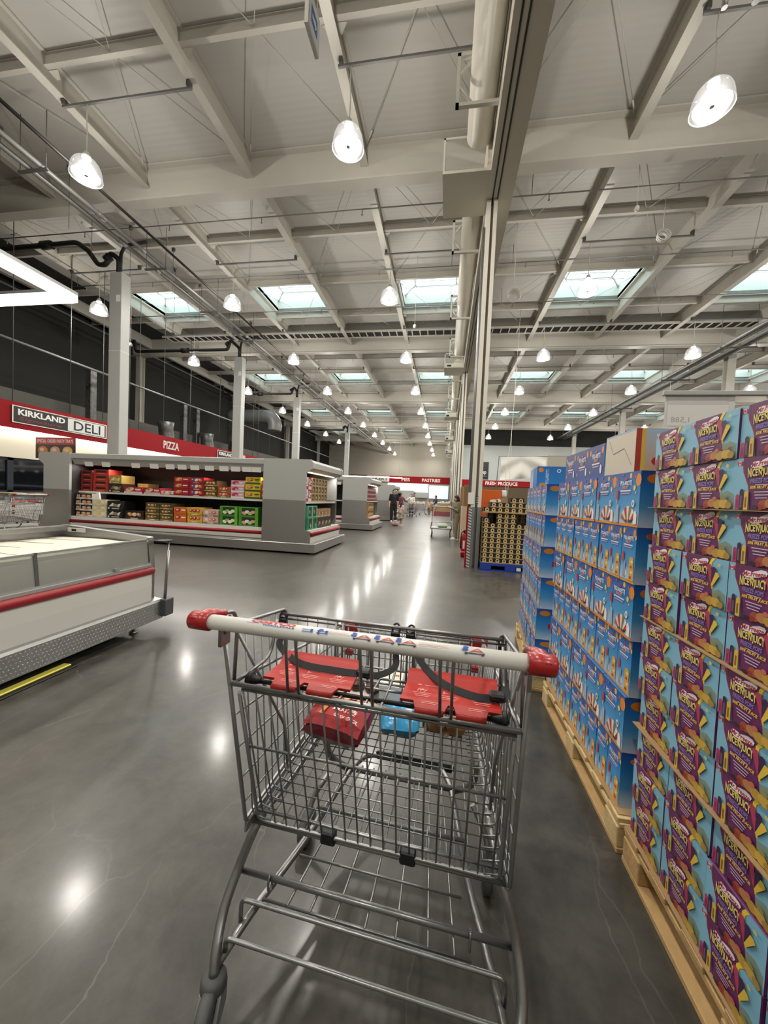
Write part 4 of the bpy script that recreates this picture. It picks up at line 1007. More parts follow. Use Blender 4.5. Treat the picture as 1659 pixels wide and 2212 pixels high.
    for s in (-1, 1):
        c.tube(curve([(s*.318, .26, .405), (s*.332, .235, .37), (s*.358, .212, .285), (s*.368, .165, .215), (s*.355, .118, .165), (s*.346, .098, .125)], 5), .0125, 12)
        c.tube(fillet([(s*.348, .112, .135), (s*.318, .22, .163), (s*.255, .40, .198), (s*.190, .72, .236), (s*.150, .80, .24), (0, .80, .24)], .06, 5), .0108, 12)
        c.tube(fillet([(s*.318, .25, .405), (s*.30, .40, .40), (s*.27, .78, .46)], .05, 4), .0085, 10)
        c.tube(fillet([(s*.27, .60, .43), (s*.27, .66, .30), (s*.20, .70, .235)], .05, 4), .0125, 10)
    c.tube([(-.334, .235, .398), (.334, .235, .398)], .0056, 10)
    c.tube([(-.362, .222, .265), (.362, .222, .265)], .0080, 12)
    c.tube(fillet([(-.335, .19, .155), (-.335, .19, .222), (.335, .19, .222), (.335, .19, .155)], .02, 4), .0058, 10)
    c.tube([(-.28, .202, .224), (.26, .202, .224)], .0036, 8)
    c.tube(fillet([(-.338, .13, .15), (-.338, .13, .185), (.338, .13, .185), (.338, .13, .15)], .02, 4), .0058, 10)
    c.tube([(-.25, .50, .238), (.25, .50, .238)], .006, 8); c.tube([(-.22, .70, .24), (.22, .70, .24)], .010, 10)
    c.build('chassis', M_ZINC, t)
    c = MB()
    for x in (-.20, -.14, -.075, -.0, .075, .15, .21): c.tube([(x*1.05, .20, .226), (x*.75, .72, .243)], .0034, 6)
    c.tube([(-.235, .33, .234), (.235, .33, .234)], .0034, 6)
    for x in (-.27, .255): c.tube([(x, .222+.011*math.cos(a), .262+.026*math.sin(a)-.01) for a in [PI*.6+2*PI*.8*k/12 for k in range(13)]], .0034, 6)
    c.build('lower_rack', M_ZINC, t)
    for x in (-.115, .095): MB().bbox((x-.02, .222, .390), (x+.02, .246, .425), .004).build('plastic_clip', M_BLACK, t)
    MB().bbox((-.12, .79, .225), (.20, .815, .258), .01).build('front_buffer', M_BLACK, t)
    # wheels
    def caster(s, y, zt, tilt):
        w = MB(); R = Matrix.Translation((s*.346, y, 0)) @ Matrix.Rotation(tilt, 4, 'Z')
        w.lathe([(0, .128), (.024, .128), (.030, .118), (.031, .100), (.026, .088), (0, .088)], 18, R)
        cst = w.build('caster_housing', M_RUB, t)
        k = MB()
        for a in (-1, 1): k.prism([(-.02, .10), (.022, .10), (.016, -.0+.045), (-.045, .030), (-.060, .055)], a*.022-.004, a*.022+.004, 'x', R)
        k.build('fork', M_GALV, cst)
        q = MB(); RR = R @ Matrix.Translation((0, -.038, .0605)) @ Matrix.Rotation(PI/2, 4, 'Y')
        q.lathe([(0, -.016), (.052, -.016), (.060, -.010), (.060, .010), (.052, .016), (0, .016)], 24, RR); q.build('wheel', M_RUB, cst)
        q = MB(); q.lathe([(0, -.018), (.012, -.018), (.012, .018), (0, .018)], 10, RR); q.build('hub', M_GALV, cst)
    for s in (-1, 1): caster(s, .098, .128, .25 if s < 0 else -.1)
    for s in (-1, 1):
        w = MB(); R = Matrix.Translation((s*.325, .60, .06)) @ Matrix.Rotation(PI/2, 4, 'Y')
        w.lathe([(0, -.016), (.052, -.016), (.060, -.010), (.060, .010), (.052, .016), (0, .016)], 24, R); wh = w.build('wheel', M_RUB, t)
        k = MB(); k.tube(fillet([(s*.325, .60, .06), (s*.325, .64, .14), (s*.27, .66, .23)], .05, 4), .010, 8); k.build('fork', M_GALV, wh)
    return t
CART = make_cart('grey wire shopping cart with white handle, red caps and red child seat', (-.155, .675, 0), math.radians(-3.0))
CM = Matrix.Translation((-.155, .675, 0)) @ Matrix.Rotation(math.radians(-3.0), 4, 'Z')
def cpt(u, v, z): return CM @ Vector((u, v, z))

# ---- groceries in the basket
def pillow(mb, w, d, h, n=10, wob=.004, seed=1):
    """crimped bag lying flat, centred at origin on its base"""
    rnd = random.Random(seed); vs = []; fs = []; N = n+1
    for side in (1, -1):
        for j in range(N):
            for i in range(N):
                a, b = 2*i/n-1, 2*j/n-1
                e = max(0, (1-abs(a)**2.6))*max(0, (1-abs(b)**3.4)); e = e**.45
                vs.append(Vector((a*w/2*(1-.05*abs(b)), b*d/2, h/2+side*h/2*e+rnd.uniform(-wob, wob)*(0 if e == 0 else 1))))
    o2 = N*N
    for j in range(n):
        for i in range(n):
            a = j*N+i; fs.append((a, a+1, a+N+1, a+N)); fs.append((o2+a, o2+a+N, o2+a+N+1, o2+a+1))
    mb.add(vs, fs, True); return mb
def drape_print(p, name, parent, w, d, h):
    """print lying on the top of a pillow bag"""
    o = []
    for a, b, dd in p.v:
        x, y = a/(w/2), b/(d/2); e = (max(0, 1-abs(x)**2.6)*max(0, 1-abs(y)**3.4))**.45
        o.append((a, b, h/2+h/2*e+.006+dd))
    me = bpy.data.meshes.new(name); me.from_pydata(o, [], p.f); ca = me.color_attributes.new('Col', 'FLOAT_COLOR', 'CORNER')
    ca.data.foreach_set('color', [x for f in p.c for c in f for x in (*c, 1.0)]); me.materials.append(M_INK)
    return link(name, me, parent)
# each stands on the wire floor, about z = .46 there
fzl = lambda v: .4255+.085*(v-.22)/.61+.006
def in_cart(name, label, cat, u, v, rz, dz=0):
    p = cpt(u, v, fzl(v)+dz); return thing(name, label, cat, p, math.radians(-3)+rz)
t = in_cart('snack_bag', 'shiny red and maroon snack bag with nut pictures in the cart', 'snack bag', -.185, .535, -.16)
m = MB(); pillow(m, .215, .165, .105, 12, .004, 3); o = m.build('bag', mat('maroon_foil', '#6d0f22', .28, coat=.4, bump=.5, bscale=30), t); o.rotation_euler.x = .22; o.location.z = .012
p = Print(.0006)
for i in range(6):
    for j in range(5):
        xa, ya = -.100+.0333*i, -.075+.030*j
        p.rect(xa, ya, xa+.0333, ya+.030, '#a81a22' if j < 3 else ('#c2222c' if i % 5 else '#7a2a5c'), up=(i == 0 and j == 0))
for k in range(8): p.ell(-.075+.022*k, .040+.012*(k % 2), .016, .011, ['#d89a4a', '#e0b064', '#c98a3c'][k % 3], 10, .3*k)
p.text('\u7d20\u713c\u304d', .03, -.016, .085, .024, '#f3e4dc', .02); p.text('\u30df\u30c3\u30af\u30b9', .045, -.044, .085, .014, '#f3e4dc', .03)
p.line((-.03, .01), (-.045, -.05), .014, '#e08a34'); p.text('NUTS', -.078, .0, .05, .016, '#efd9d4', .03)
q = drape_print(p, 'bag_print', t, .215, .165, .105); q.rotation_euler.x = .22; q.location.z = .012
MB().bbox((-.10, .078, .082), (.10, .088, .090), .002).build('crimped_seal', mat('gold_foil', '#b9a24a', .25, .7), t)
t = in_cart('sweets_tray', 'clear pack of round chocolate cakes beside a white label', 'cake pack', -.205, .69, -.05)
MB().bbox((-.10, -.05, 0), (.10, .05, .07), .008).build('tray', mat('cream_tray', '#d9cfc4', .5), t)
for k in range(3):
    MB().lathe([(0, 0), (.027, 0), (.030, .012), (.024, .024), (0, .028)], 14, Matrix.Translation((-.035+.062*k, 0, .071))).build('cake', mat('chocolate', '#4a2413', .35), t)
MB().box((-.099, -.049, .071), (-.070, .049, .0735)).build('label', M_PAPER, t)
for k, (u, v, c1, tx, lab) in enumerate(((-.052, .790, '#e9e6d4', 'MILK', 'cream and white dairy carton lying in the cart'), (.040, .790, '#1d2b52', 'KDK', 'navy and white carton with large white letters lying in the cart'))):
    t = in_cart('food_carton', lab, 'carton', u, v-.055, .04)
    MB().bbox((-.042, -.06, 0), (.042, .06, .10), .004).build('carton_body', M_PAPER, t)
    p = Print(.0004); p.rect(-.04, -.058, .04, .058, '#efeee6')
    if k == 0: p.rect(-.036, -.05, .0, .05, '#e4ead0').rect(.004, -.05, .036, -.004, '#e9d8b8').rect(.004, .004, .036, .05, '#efe6c8', up=False); p.text('MI', .02, .02, .02, .018, '#c0503a', .03)
    else: p.rect(-.036, -.05, .02, .05, '#1f2c54'); p.text('KDK', -.012, .02, .04, .035, '#eef0f4', .03, rot=PI/2); p.text('KI', -.012, -.03, .03, .03, '#eef0f4', .03, rot=PI/2)
    p.build('top_print', ((0, 0, .1006), (1, 0, 0), (0, 1, 0), (0, 0, 1)), t)
t = in_cart('ice_bag', 'sky-blue crinkled plastic bag with white and red print in the cart', 'bag', .005, .605, .1, .0)
m = MB(); pillow(m, .14, .12, .075, 10, .006, 5); m.build('bag', mat('sky_blue_film', '#3ba3d8', .25, coat=.5, bump=.6, bscale=26), t)
p = Print(.0006); p.ell(.035, -.01, .022, .014, '#e8eef2'); p.ell(-.02, .035, .02, .01, '#1f5fb8', 12, 0, False); drape_print(p, 'bag_print', t, .14, .12, .075)
t = in_cart('bread_pack', 'clear pack of golden bread rolls in the cart', 'bread', .165, .66, -.05)
for i in range(2):
    for j in range(2): MB().ball((-.035+.07*i, -.035+.07*j, .036), (.036, .037, .035), 14, 9).build('roll', mat('bread_crust', '#c98d4a', .5, noise=.25, nscale=40), t)
MB().bbox((-.078, -.078, 0), (.078, .078, .078), .02).build('film', mat_glass('clear_film', (.97, .97, .96), .05, .08), t)
# ================================================================== low freezer chest on the left
FX, FY0, FY1 = -2.60, -1.6, 3.06
t = thing('freezer_chest', 'long white chest freezer with red bumper rail and covered glass top', 'freezer', (FX, 0, 0))
W_ = 1.02
MB().box((-W_+.031, FY0, .10), (-.09, FY1-.061, .76)).build('body', M_WHITE, t)
MB().prism([(-.06, .265), (-.012, .265), (-.008, .40), (-.012, .515), (-.06, .515)], FY0, FY1-.06, 'y').build('front_panel', M_WHITE, t)
MB().tube([(-.02, FY0, .54), (-.02, FY1-.05, .54)], .034, 16).build('bumper_rail', M_DKRED, t)
MB().box((-.075, FY0, .575), (-.015, FY1-.05, .597)).box((-.05, FY0, .597), (-.03, FY1-.05, .612)).build('glass_rail', M_ALU, t)
joints = [FY0, -.35, .85, 2.05, FY1-.06]
for a, b in zip(joints, joints[1:]):
    MB().prism([(-.045, .612), (-.039, .612), (-.062, .822), (-.068, .822)], a+.012, b-.012, 'y').build('glass_panel', M_GLASSG, t)
    MB().box((-.075, a+.012, .818), (-.055, b-.012, .830)).build('glass_edge', M_ALU, t)
for y in joints[1:4]: MB().prism([(-.05, .612), (-.036, .612), (-.060, .83), (-.075, .83)], y-.012, y+.012, 'y').build('glass_post', M_RUB, t)
MB().box((-.045, 2.62, .60), (-.012, 2.66, .625)).build('rail_clip', M_ALU, t)
# night covers lying in the well, slightly bowed
for k in range(5):
    a = FY0+.02+k*.92; b = min(a+.905, FY1-.10)
    MB().prism([(-.98, .775), (-.10, .775), (-.10, .790), (-.5, .806), (-.98, .800)], a, b, 'y').build('night_cover', mat('cover_sheet', '#ddd6c6', .5, noise=.08, nscale=5), t)
    for q in range(3): MB().box((-.97, a+.2+.24*q, .8005), (-.52, a+.206+.24*q, .8075)).build('cover_seam', M_ALU, t)
MB().box((-W_, FY0, .60), (-W_+.03, FY1-.03, .90)).box((-W_+.03, FY0, .86), (-W_+.10, FY1-.06, .90)).build('rear_wall', M_STEEL, t)
e = MB().prism([(-W_, .10), (-.035, .10), (-.035, .60), (-.055, .84), (-.075, .845), (-W_+.12, .905), (-W_, .905)], FY1-.06, FY1, 'y').build('end_wall', M_STEEL, t)
MB().bbox((-W_+.10, FY1-.068, .845), (-W_+.30, FY1-.060, .885), .003).build('control_panel', mat('pale_grey_plastic', '#b9bab4', .5), e)
MB().box((-W_+.15, FY1-.0695, .855), (-W_+.20, FY1-.068, .875)).build('display', mat('dark_display', '#2a0d0d', .3), e)
MB().tube([(.03, FY1+.05, .26), (.055, FY1+.06, .80)], .008, 8).tube([(.058, FY1+.03, .26), (.078, FY1+.04, .72)], .008, 8).build('corner_bars', M_STEEL, t)
MB().bbox((-.03, FY1-.03, .80), (.085, FY1+.085, .815), .004).build('corner_cap', M_BLACK, t)
MB().bbox((.0, FY1-.0, .105), (.085, FY1+.11, .262), .006).build('corner_guard', mat('dark_steel_guard', '#4a4c4d', .5), t)
kp = MB().prism([(-.06, .085), (.035, .085), (.035, .245), (.02, .262), (-.06, .275)], FY0, FY1+.03, 'y').build('kick_plate', M_STEEL, t)
lug = MB()
def lug_at(c, u, v, n, s):
    c, u, v, n = Vector(c), Vector(u), Vector(v), Vector(n); a = (u+v*s).normalized()*.0085; b = (v-u*s).normalized()*.0028
    o = [c-a, c+b, c+a, c-b, c+n*.0016]; lug.add(o, [(0, 1, 4), (1, 2, 4), (2, 3, 4), (3, 0, 4)])
y = .3; i = 0
while y < FY1:
    for r in range(6): lug_at((.0352, y+.013*(r % 2), .098+.026*r), (0, 1, 0), (0, 0, 1), (1, 0, 0), 1 if (r+i) % 2 else -1)
    for r in range(2): lug_at((-.012-.024*r, y+.013*(r % 2), .2655+.0042*r), (0, 1, 0), (1, 0, 0), (0, 0, 1), 1 if (r+i) % 2 else -1)
    y += .026; i += 1
lg = lug.build('tread_pattern', M_ALU, t); lg['kind'] = 'stuff'
MB().box((-.30, FY0, .03), (-.10, FY1-.25, .10)).build('plinth', M_BLACK, t)
for y in (-1.2, .4, 1.7, 2.88): MB().lathe([(0, 0), (.035, 0), (.03, .015), (.015, .02), (.015, .10), (0, .10)], 12, Matrix.Translation((-.08, y, 0))).build('foot', M_STEEL, t)
for y in (-1.2, .4, 1.7, 2.88): MB().lathe([(0, 0), (.035, 0), (.03, .015), (.015, .02), (.015, .10), (0, .10)], 12, Matrix.Translation((-.92, y, 0))).build('foot', M_STEEL, t)
t = thing('floor_strip', 'yellow and black strip lying on the floor against the freezer', 'strip', (-2.53, 0, 0))
MB().bbox((-.10, .9, 0), (.0, 2.24, .012), .004).build('strip_base', M_BLACK, t); MB().bbox((-.09, 1.0, .012), (-.03, 2.22, .022), .003).build('yellow_top', mat('yellow_plastic', '#e2d75f', .5), t)

# ================================================================== chilled islands
BR = -2.72
M_INNER = mat('case_interior', '#2b2a29', .45)
M_SHELF = mat('shelf_white', '#d8d6cf', .45)
M_PRICE = mat('price_card_white', '#f2f0ea', .6)
def make_island(y0, label, i):
    t = thing('chilled_island', label, 'refrigerated case', (BR, y0, 0))
    L, D = -7.24, 2.42
    MB().bbox((L, 0, .035), (0, D, .235), .01).build('base_plinth', M_TREAD, t)
    MB().box((L+.15, .12, .012), (-.25, D-.12, .035)).build('toe_kick', M_BLACK, t)
    ft = MB().lathe([(0, 0), (.05, 0), (.045, .012), (.02, .016), (.02, .04), (0, .04)], 12).mesh('foot', M_STEEL)
    for x in (-.12, -1.9, -4.2, -6.9):
        for y in (.12, D-.12): link('foot', ft, t, (x, y, 0))
    xa, xb = -6.24, -1.24
    MB().box((L+.9, D/2-.05, .235), (-.9, D/2+.05, 2.0)).build('centre_wall', M_INNER, t)
    MB().box((xa, .10, .235), (xb, D-.10, .36)).build('lower_body', M_WHITE, t)
    for s, yy in ((1, .10), (-1, D-.10)):
        MB().prism([(yy, .265), (yy-.03*s, .29), (yy-.03*s, .37), (yy, .37)], xa, xb, 'x').build('front_panel', M_WHITE, t)
        MB().tube([(xa, yy-.02*s, .41), (xb, yy-.02*s, .41)], .036, 14).build('bumper_rail', M_DKRED, t)
        lo, hi = sorted((yy+.02*s, D/2-.05*s)); MB().box((xa, lo, .44), (xb, hi, .495)).build('deck', M_SHELF, t)
        MB().box((xa, min(yy-.01*s, yy+.03*s), .44), (xb, max(yy-.01*s, yy+.03*s), .525)).build('deck_front', M_WHITE, t)
        lo, hi = sorted((yy+.20*s, D/2-.05*s)); MB().box((xa, lo, 1.11), (xb, hi, 1.13)).build('shelf', M_INNER, t)
        lo, hi = sorted((yy+.17*s, yy+.20*s)); MB().box((xa, lo, 1.095), (xb, hi, 1.14)).build('shelf_edge', M_SHELF, t)
        MB().prism([(yy, 1.88), (yy-.04*s, 1.93), (yy-.04*s, 2.03), (yy+.02*s, 2.045), (D/2, 2.045), (D/2, 1.90), (yy+.35*s, 1.80), (yy+.10*s, 1.77), (yy+.05*s, 1.78)], xa, xb, 'x').build('canopy', M_GREYP, t)
        if s > 0 and i < 2:
            MB().box((xa+.1, yy+.27, 1.782), (xb-.1, yy+.285, 1.792)).build('canopy_light', M_STRIP, t)
            for k, px in enumerate((188, 228, 296, 337, 372, 398, 425, 456, 486, 510, 533, 552)):
                xx = (px-150)/420*5.0-6.24
                c = MB().box((-.11, -.002, -.055), (.11, .002, .055)).build('price_card', M_PRICE, t, (xx, yy+.012, 1.795)); c.rotation_euler.x = .2
    # end sections with their profile panels
    for e in (1, -1):
        ox = 0 if e > 0 else L; we = 1.24 if e > 0 else 1.0
        X = lambda x: ox+e*x
        prof = [(-1.24, .235), (-.13, .235), (-.13, .50), (-.26, .52), (-.26, 1.76), (-.11, 1.86), (-.11, 1.99), (-.16, 2.05), (-1.24, 2.05)]
        for yy in (.03, D-.09):
            lo = [(-we, .235), (-.13, .235), (-.13, .50), (-.26, .52), (-.26, 1.16), (-we, 1.16)]
            up = [(-we, 1.16), (-.26, 1.16), (-.26, 1.76), (-.11, 1.86), (-.11, 1.99), (-.16, 2.05), (-we, 2.05)]
            MB().prism([(X(a), b) for a, b in lo][::e], yy, yy+.06, 'y').build('lower_end_panel', M_TREAD, t)
            MB().prism([(X(a), b) for a, b in up][::e], yy, yy+.06, 'y').build('upper_end_panel', M_GREYP, t)
        bx = lambda m, x0, x1, ya, yb, za, zb: m.box((min(X(x0), X(x1)), ya, za), (max(X(x0), X(x1)), yb, zb))
        bx(MB(), -we, -we+.22, .09, D-.09, .235, 2.0).build('end_back', M_INNER, t)
        bx(MB(), -we+.22, -.14, .09, D-.09, .235, .36).build('end_body', M_WHITE, t)
        MB().tube([(X(-.13), .09, .43), (X(-.13), D-.09, .43)], .034, 12).build('bumper_rail', M_DKRED, t)
        bx(MB(), -we+.22, -.16, .09, D-.09, .455, .51).build('end_deck', M_SHELF, t)
        bx(MB(), -we+.22, -.30, .09, D-.09, 1.11, 1.13).build('end_shelf', M_INNER, t); bx(MB(), -.30, -.275, .09, D-.09, 1.095, 1.14).build('end_shelf_edge', M_SHELF, t)
        MB().prism([(X(a), b) for a, b in ((-we+.22, 1.86), (-.27, 1.80), (-.13, 1.87), (-.13, 1.985), (-.18, 2.045), (-we+.22, 2.045))][::e], .09, D-.09, 'y').build('end_canopy', M_GREYP, t)
        if e > 0: bx(MB(), -.36, -.32, .15, D-.15, 1.785, 1.80).build('canopy_light', M_TUBE, t)
    return t
ILY = [7.62, 14.05, 20.9, 33.5]
ILAB = ['long chilled display island with red bumper, stocked with cake boxes, facing the aisle', 'second chilled island along the aisle, with dark red boxes on its end shelf', 'third chilled island along the aisle, its end facing the walkway', 'fourth chilled island farthest down the aisle']
for i, y in enumerate(ILY): make_island(y, ILAB[i], i)

# ---- packaged goods
def food_print(w, h, bg, ac, pics, style, seed):
    r = random.Random(seed); p = Print(.0006); p.rect(0, 0, w, h, bg)
    if style == 'tray':       # slotted tray with dark hand hole
        p.poly([(w*.12, h*.42), (w*.88, h*.42), (w*.82, h*.80), (w*.18, h*.80)], '#1d1212'); p.rect(w*.25, h*.14, w*.75, h*.26, ac)
    elif style == 'photo':
        p.rect(0, 0, w, h*.24, ac)
        for k in range(3): p.ell(w*(.25+.25*k), h*.60, w*.13, h*.24, pics[k % len(pics)], 12, r.uniform(-.5, .5)); p.ell(w*(.22+.25*k), h*.66, w*.05, h*.08, '#efe2cc', 8)
        p.rect(w*.3, h*.07, w*.7, h*.15, '#efe8d8')
    elif style == 'photo1':
        p.rect(0, 0, w, h*.26, ac); p.ell(w*.32, h*.60, w*.24, h*.28, pics[0], 14, .2); p.ell(w*.28, h*.66, w*.10, h*.12, pics[1], 10); p.ell(w*.40, h*.52, w*.08, h*.10, pics[2], 8)
        p.rect(w*.62, h*.55, w*.94, h*.72, '#2f4a2a' if bg == '#e3c92c' else '#f0e8e0'); p.rect(w*.66, h*.40, w*.90, h*.47, '#5a4a20' if bg == '#e3c92c' else ac, up=False)
    elif style == 'buns':
        p.rect(0, h*.28, w, h, '#1f1712')
        for k in range(2): p.ell(w*(.30+.42*k), h*.52, w*.20, h*.26, '#c9936a', 12); p.ell(w*(.30+.42*k), h*.58, w*.13, h*.13, '#e0b690', 10)
        p.rect(w*.3, h*.08, w*.7, h*.17, '#b06a3a')
    elif style == 'dark':
        p.poly([(w*.1, h*.35), (w*.35, h*.8), (w*.6, h*.55), (w*.9, h*.75), (w*.8, h*.3), (w*.4, h*.4)], pics[0]); p.ell(w*.55, h*.5, w*.16, h*.2, pics[1]); p.rect(w*.3, h*.08, w*.8, h*.17, '#cfcabc'); p.ell(w*.1, h*.15, w*.06, h*.1, '#d8d8d8', 10)
    elif style == 'crate':
        p.rect(w*.16, h*.12, w*.84, h*.92, '#23301a')
        for k in range(4): p.ell(w*(.28+.15*k), h*(.35+.15*(k % 2)), w*.12, h*.18, pics[k % len(pics)], 10, r.uniform(-.6, .6))
        p.rect(w*.84, 0, w, h, ac)
    return p
M_CACHE = {}
def product(kind, w, h, d, bg, ac, pics, style, loc, facing, label, cat='food box', group=None, name='food_box'):
    """facing 'y' front looks to -y, 'x' front looks to +x"""
    key = (kind, facing)
    if key not in M_CACHE:
        pr = food_print(w, h, bg, ac, pics, style, hash(kind) % 1000 if False else len(kind))
        if facing == 'y':
            b = MB().bbox((0, 0, 0), (w, d, h), .003); f = ((0, -.0006, 0), (1, 0, 0), (0, 0, 1), (0, -1, 0))
            s = Print(.0006); s.rect(0, 0, d, h, ac if style == 'tray' else bg); sm = s.mesh('side_print', ((w+.0006, 0, 0), (0, 1, 0), (0, 0, 1), (1, 0, 0)))
        else:
            b = MB().bbox((-d, 0, 0), (0, w, h), .003); f = ((.0006, 0, 0), (0, 1, 0), (0, 0, 1), (1, 0, 0)); sm = None
        M_CACHE[key] = (b.mesh('box_body', mat('board_'+bg.lstrip('#'), bg, .55)), pr.mesh('front_print', f), sm)
    bm, pm, sm = M_CACHE[key]
    t = thing(name, label, cat, loc, 0, group); link('box_body', bm, t); link('front_print', pm, t)
    return t
def px2x(px): return -8.96+(px-150)/420*5.0
Y1 = ILY[0]
rows = [  # px start, px end, columns, stack, height, bg, accent, pictures, style, shelf(1 top,0 deck), label
    (151, 178, 1, 4, .125, '#8f2a24', '#c9702e', ['#5a1a14'], 'tray', 1, 'dark red slotted cake tray at the left end of the upper shelf'),
    (180, 216, 1, 4, .135, '#b5342c', '#d98a3a', ['#5a1a14'], 'tray', 1, 'bright red slotted cake tray in the stack on the upper shelf'),
    (217, 250, 1, 1, .21, '#2a2318', '#a68a3c', ['#8a7a4a', '#c9b486'], 'dark', 1, 'black and gold biscuit box on the upper shelf'),
    (254, 296, 1, 1, .15, '#a51f30', '#e3c4c4', ['#e0cfa8', '#b0704a', '#e6dcc8'], 'photo1', 1, 'crimson tray of wrapped rolls on the upper shelf'),
    (299, 336, 1, 1, .15, '#a51f30', '#c9b0b0', ['#d8c496', '#a8683c', '#efe6d4'], 'photo1', 1, 'crimson tray with a bread picture on the upper shelf'),
    (339, 366, 1, 1, .09, '#d9d2cc', '#c9404a', ['#b0404a', '#e9e2d4', '#8a8a8a'], 'photo', 1, 'low white and red tray on the upper shelf'),
    (368, 400, 1, 3, .145, '#b0242c', '#8f1c24', ['#d89a5a', '#e8c48a', '#b06a3a'], 'photo1', 1, 'red cream-puff box in a stack of three'),
    (401, 433, 1, 3, .145, '#a81f26', '#8f1c24', ['#3a56a0', '#e9e2d4', '#c98a4a'], 'photo', 1, 'red box with blue and white pictures in a stack of three'),
    (434, 461, 1, 3, .125, '#4a3a22', '#a8894a', ['#d0925a', '#c07a44', '#d8a86a'], 'photo', 1, 'brown box with peach-coloured cakes in a stack of three'),
    (463, 489, 1, 2, .125, '#b04a26', '#6a7a3a', ['#d06a3a', '#e3c4a0', '#c04a2a'], 'photo', 1, 'orange and green savoury box in a stack of two'),
    (491, 519, 1, 3, .135, '#d8a0ac', '#e9e0e0', ['#c0305a', '#b02a4a', '#e8c4cc'], 'photo1', 1, 'pink and white berry cake box in a stack of three'),
    (521, 552, 1, 3, .165, '#e3c92c', '#3a5a2a', ['#c98a4a', '#e0b87a', '#8a4a2a'], 'photo1', 1, 'bright yellow snack box in a stack of three'),
    (554, 568, 1, 3, .14, '#b0343a', '#7a2a2a', ['#d89a7a', '#e0b0a0', '#a83a3a'], 'photo1', 1, 'small rose-red box at the right end of the upper shelf'),
    (153, 163, 1, 4, .138, '#d4cec6', '#c9c2b8', [], 'buns', 0, 'narrow pack of filled buns at the left end of the lower deck'),
    (164, 192, 1, 4, .138, '#dcd6ce', '#c9c2b8', [], 'buns', 0, 'white box of filled buns in the stack on the lower deck'),
    (193, 224, 1, 3, .14, '#dcd4b0', '#cfc49a', ['#e3cf8a', '#d8c070', '#efe2b0'], 'photo', 0, 'cream and yellow cake box in a stack on the lower deck'),
    (227, 262, 1, 2, .20, '#171513', '#2a2622', ['#d8d4c8', '#8a7a5a'], 'dark', 0, 'large black box with a white drawing on the lower deck'),
    (270, 312, 1, 1, .19, '#1d1814', '#3a2a1c', ['#d08a4a', '#e0c4a0', '#b0743a'], 'photo', 0, 'flat black box with orange cake pictures on the lower deck'),
    (315, 346, 1, 3, .135, '#4a4426', '#8a7a3a', ['#b06a3a', '#a8843a', '#6a3a2a'], 'photo', 0, 'olive and gold cookie box, left of two like stacks'),
    (347, 376, 1, 3, .135, '#4a4426', '#8a7a3a', ['#b06a3a', '#a8843a', '#6a3a2a'], 'photo', 0, 'olive and gold cookie box, right of two like stacks'),
    (378, 405, 1, 2, .17, '#cf6a1f', '#b85a1a', ['#b0344a', '#e3c4a0', '#8a3a2a'], 'photo1', 0, 'orange pie box in a stack of two on the lower deck'),
    (408, 440, 1, 2, .175, '#c9a838', '#b8943a', ['#b03a3a', '#a02a34', '#c04a3a'], 'photo', 0, 'mustard yellow box with red fruit pictures on the lower deck'),
    (442, 474, 1, 2, .16, '#c9a49a', '#8a6a5a', ['#e3d0c0', '#c98a7a', '#a8705a'], 'photo', 0, 'pale pink and brown cake box on the lower deck'),
    (477, 514, 1, 2, .21, '#4a8a2a', '#5fa632', ['#d8dcc0', '#8ab06a', '#e6e6d0'], 'crate', 0, 'bright green open crate of salad packs next to the pink boxes'),
    (516, 556, 1, 2, .21, '#4a8a2a', '#5fa632', ['#d89a8a', '#e6e0d0', '#b0c08a'], 'crate', 0, 'bright green open crate at the right end of the lower deck'),
]
for n_, (a, b, nc, ns, h, bg, ac, pics, st, sh, lab) in enumerate(rows):
    w = (px2x(b)-px2x(a))*.985
    for k in range(ns):
        zz = (1.142 if sh else .527)+k*(h+.0015); yy = Y1+(.30 if sh else .15)
        product('p%d' % n_, w, h-.001, .40, bg, ac, pics, st, (px2x(a)+.006, yy+random.uniform(.01, .03), zz), 'y', lab+('' if ns == 1 else ', '+[['lower one', 'upper one'], ['bottom one', 'middle one', 'top one'], ['bottom one', 'second up', 'third up', 'top one']][ns-2][k]), group='goods on the near side of the first island')
# second layer pieces: gold carton above the black one, gold tray side
product('gold', .34, .20, .4, '#a8924a', '#d8c890', ['#e6dcae', '#c9b46a'], 'dark', (px2x(217)+.03, Y1+.31, 1.142+.212), 'y', 'gold biscuit box standing on the black and gold one', group=None)
product('goldside', .30, .24, .36, '#9a8440', '#8a7434', ['#b09a54', '#7a6a34'], 'dark', (px2x(250)+.05, Y1+.72, 1.142), 'y', 'dull gold carton at the back of the upper shelf')
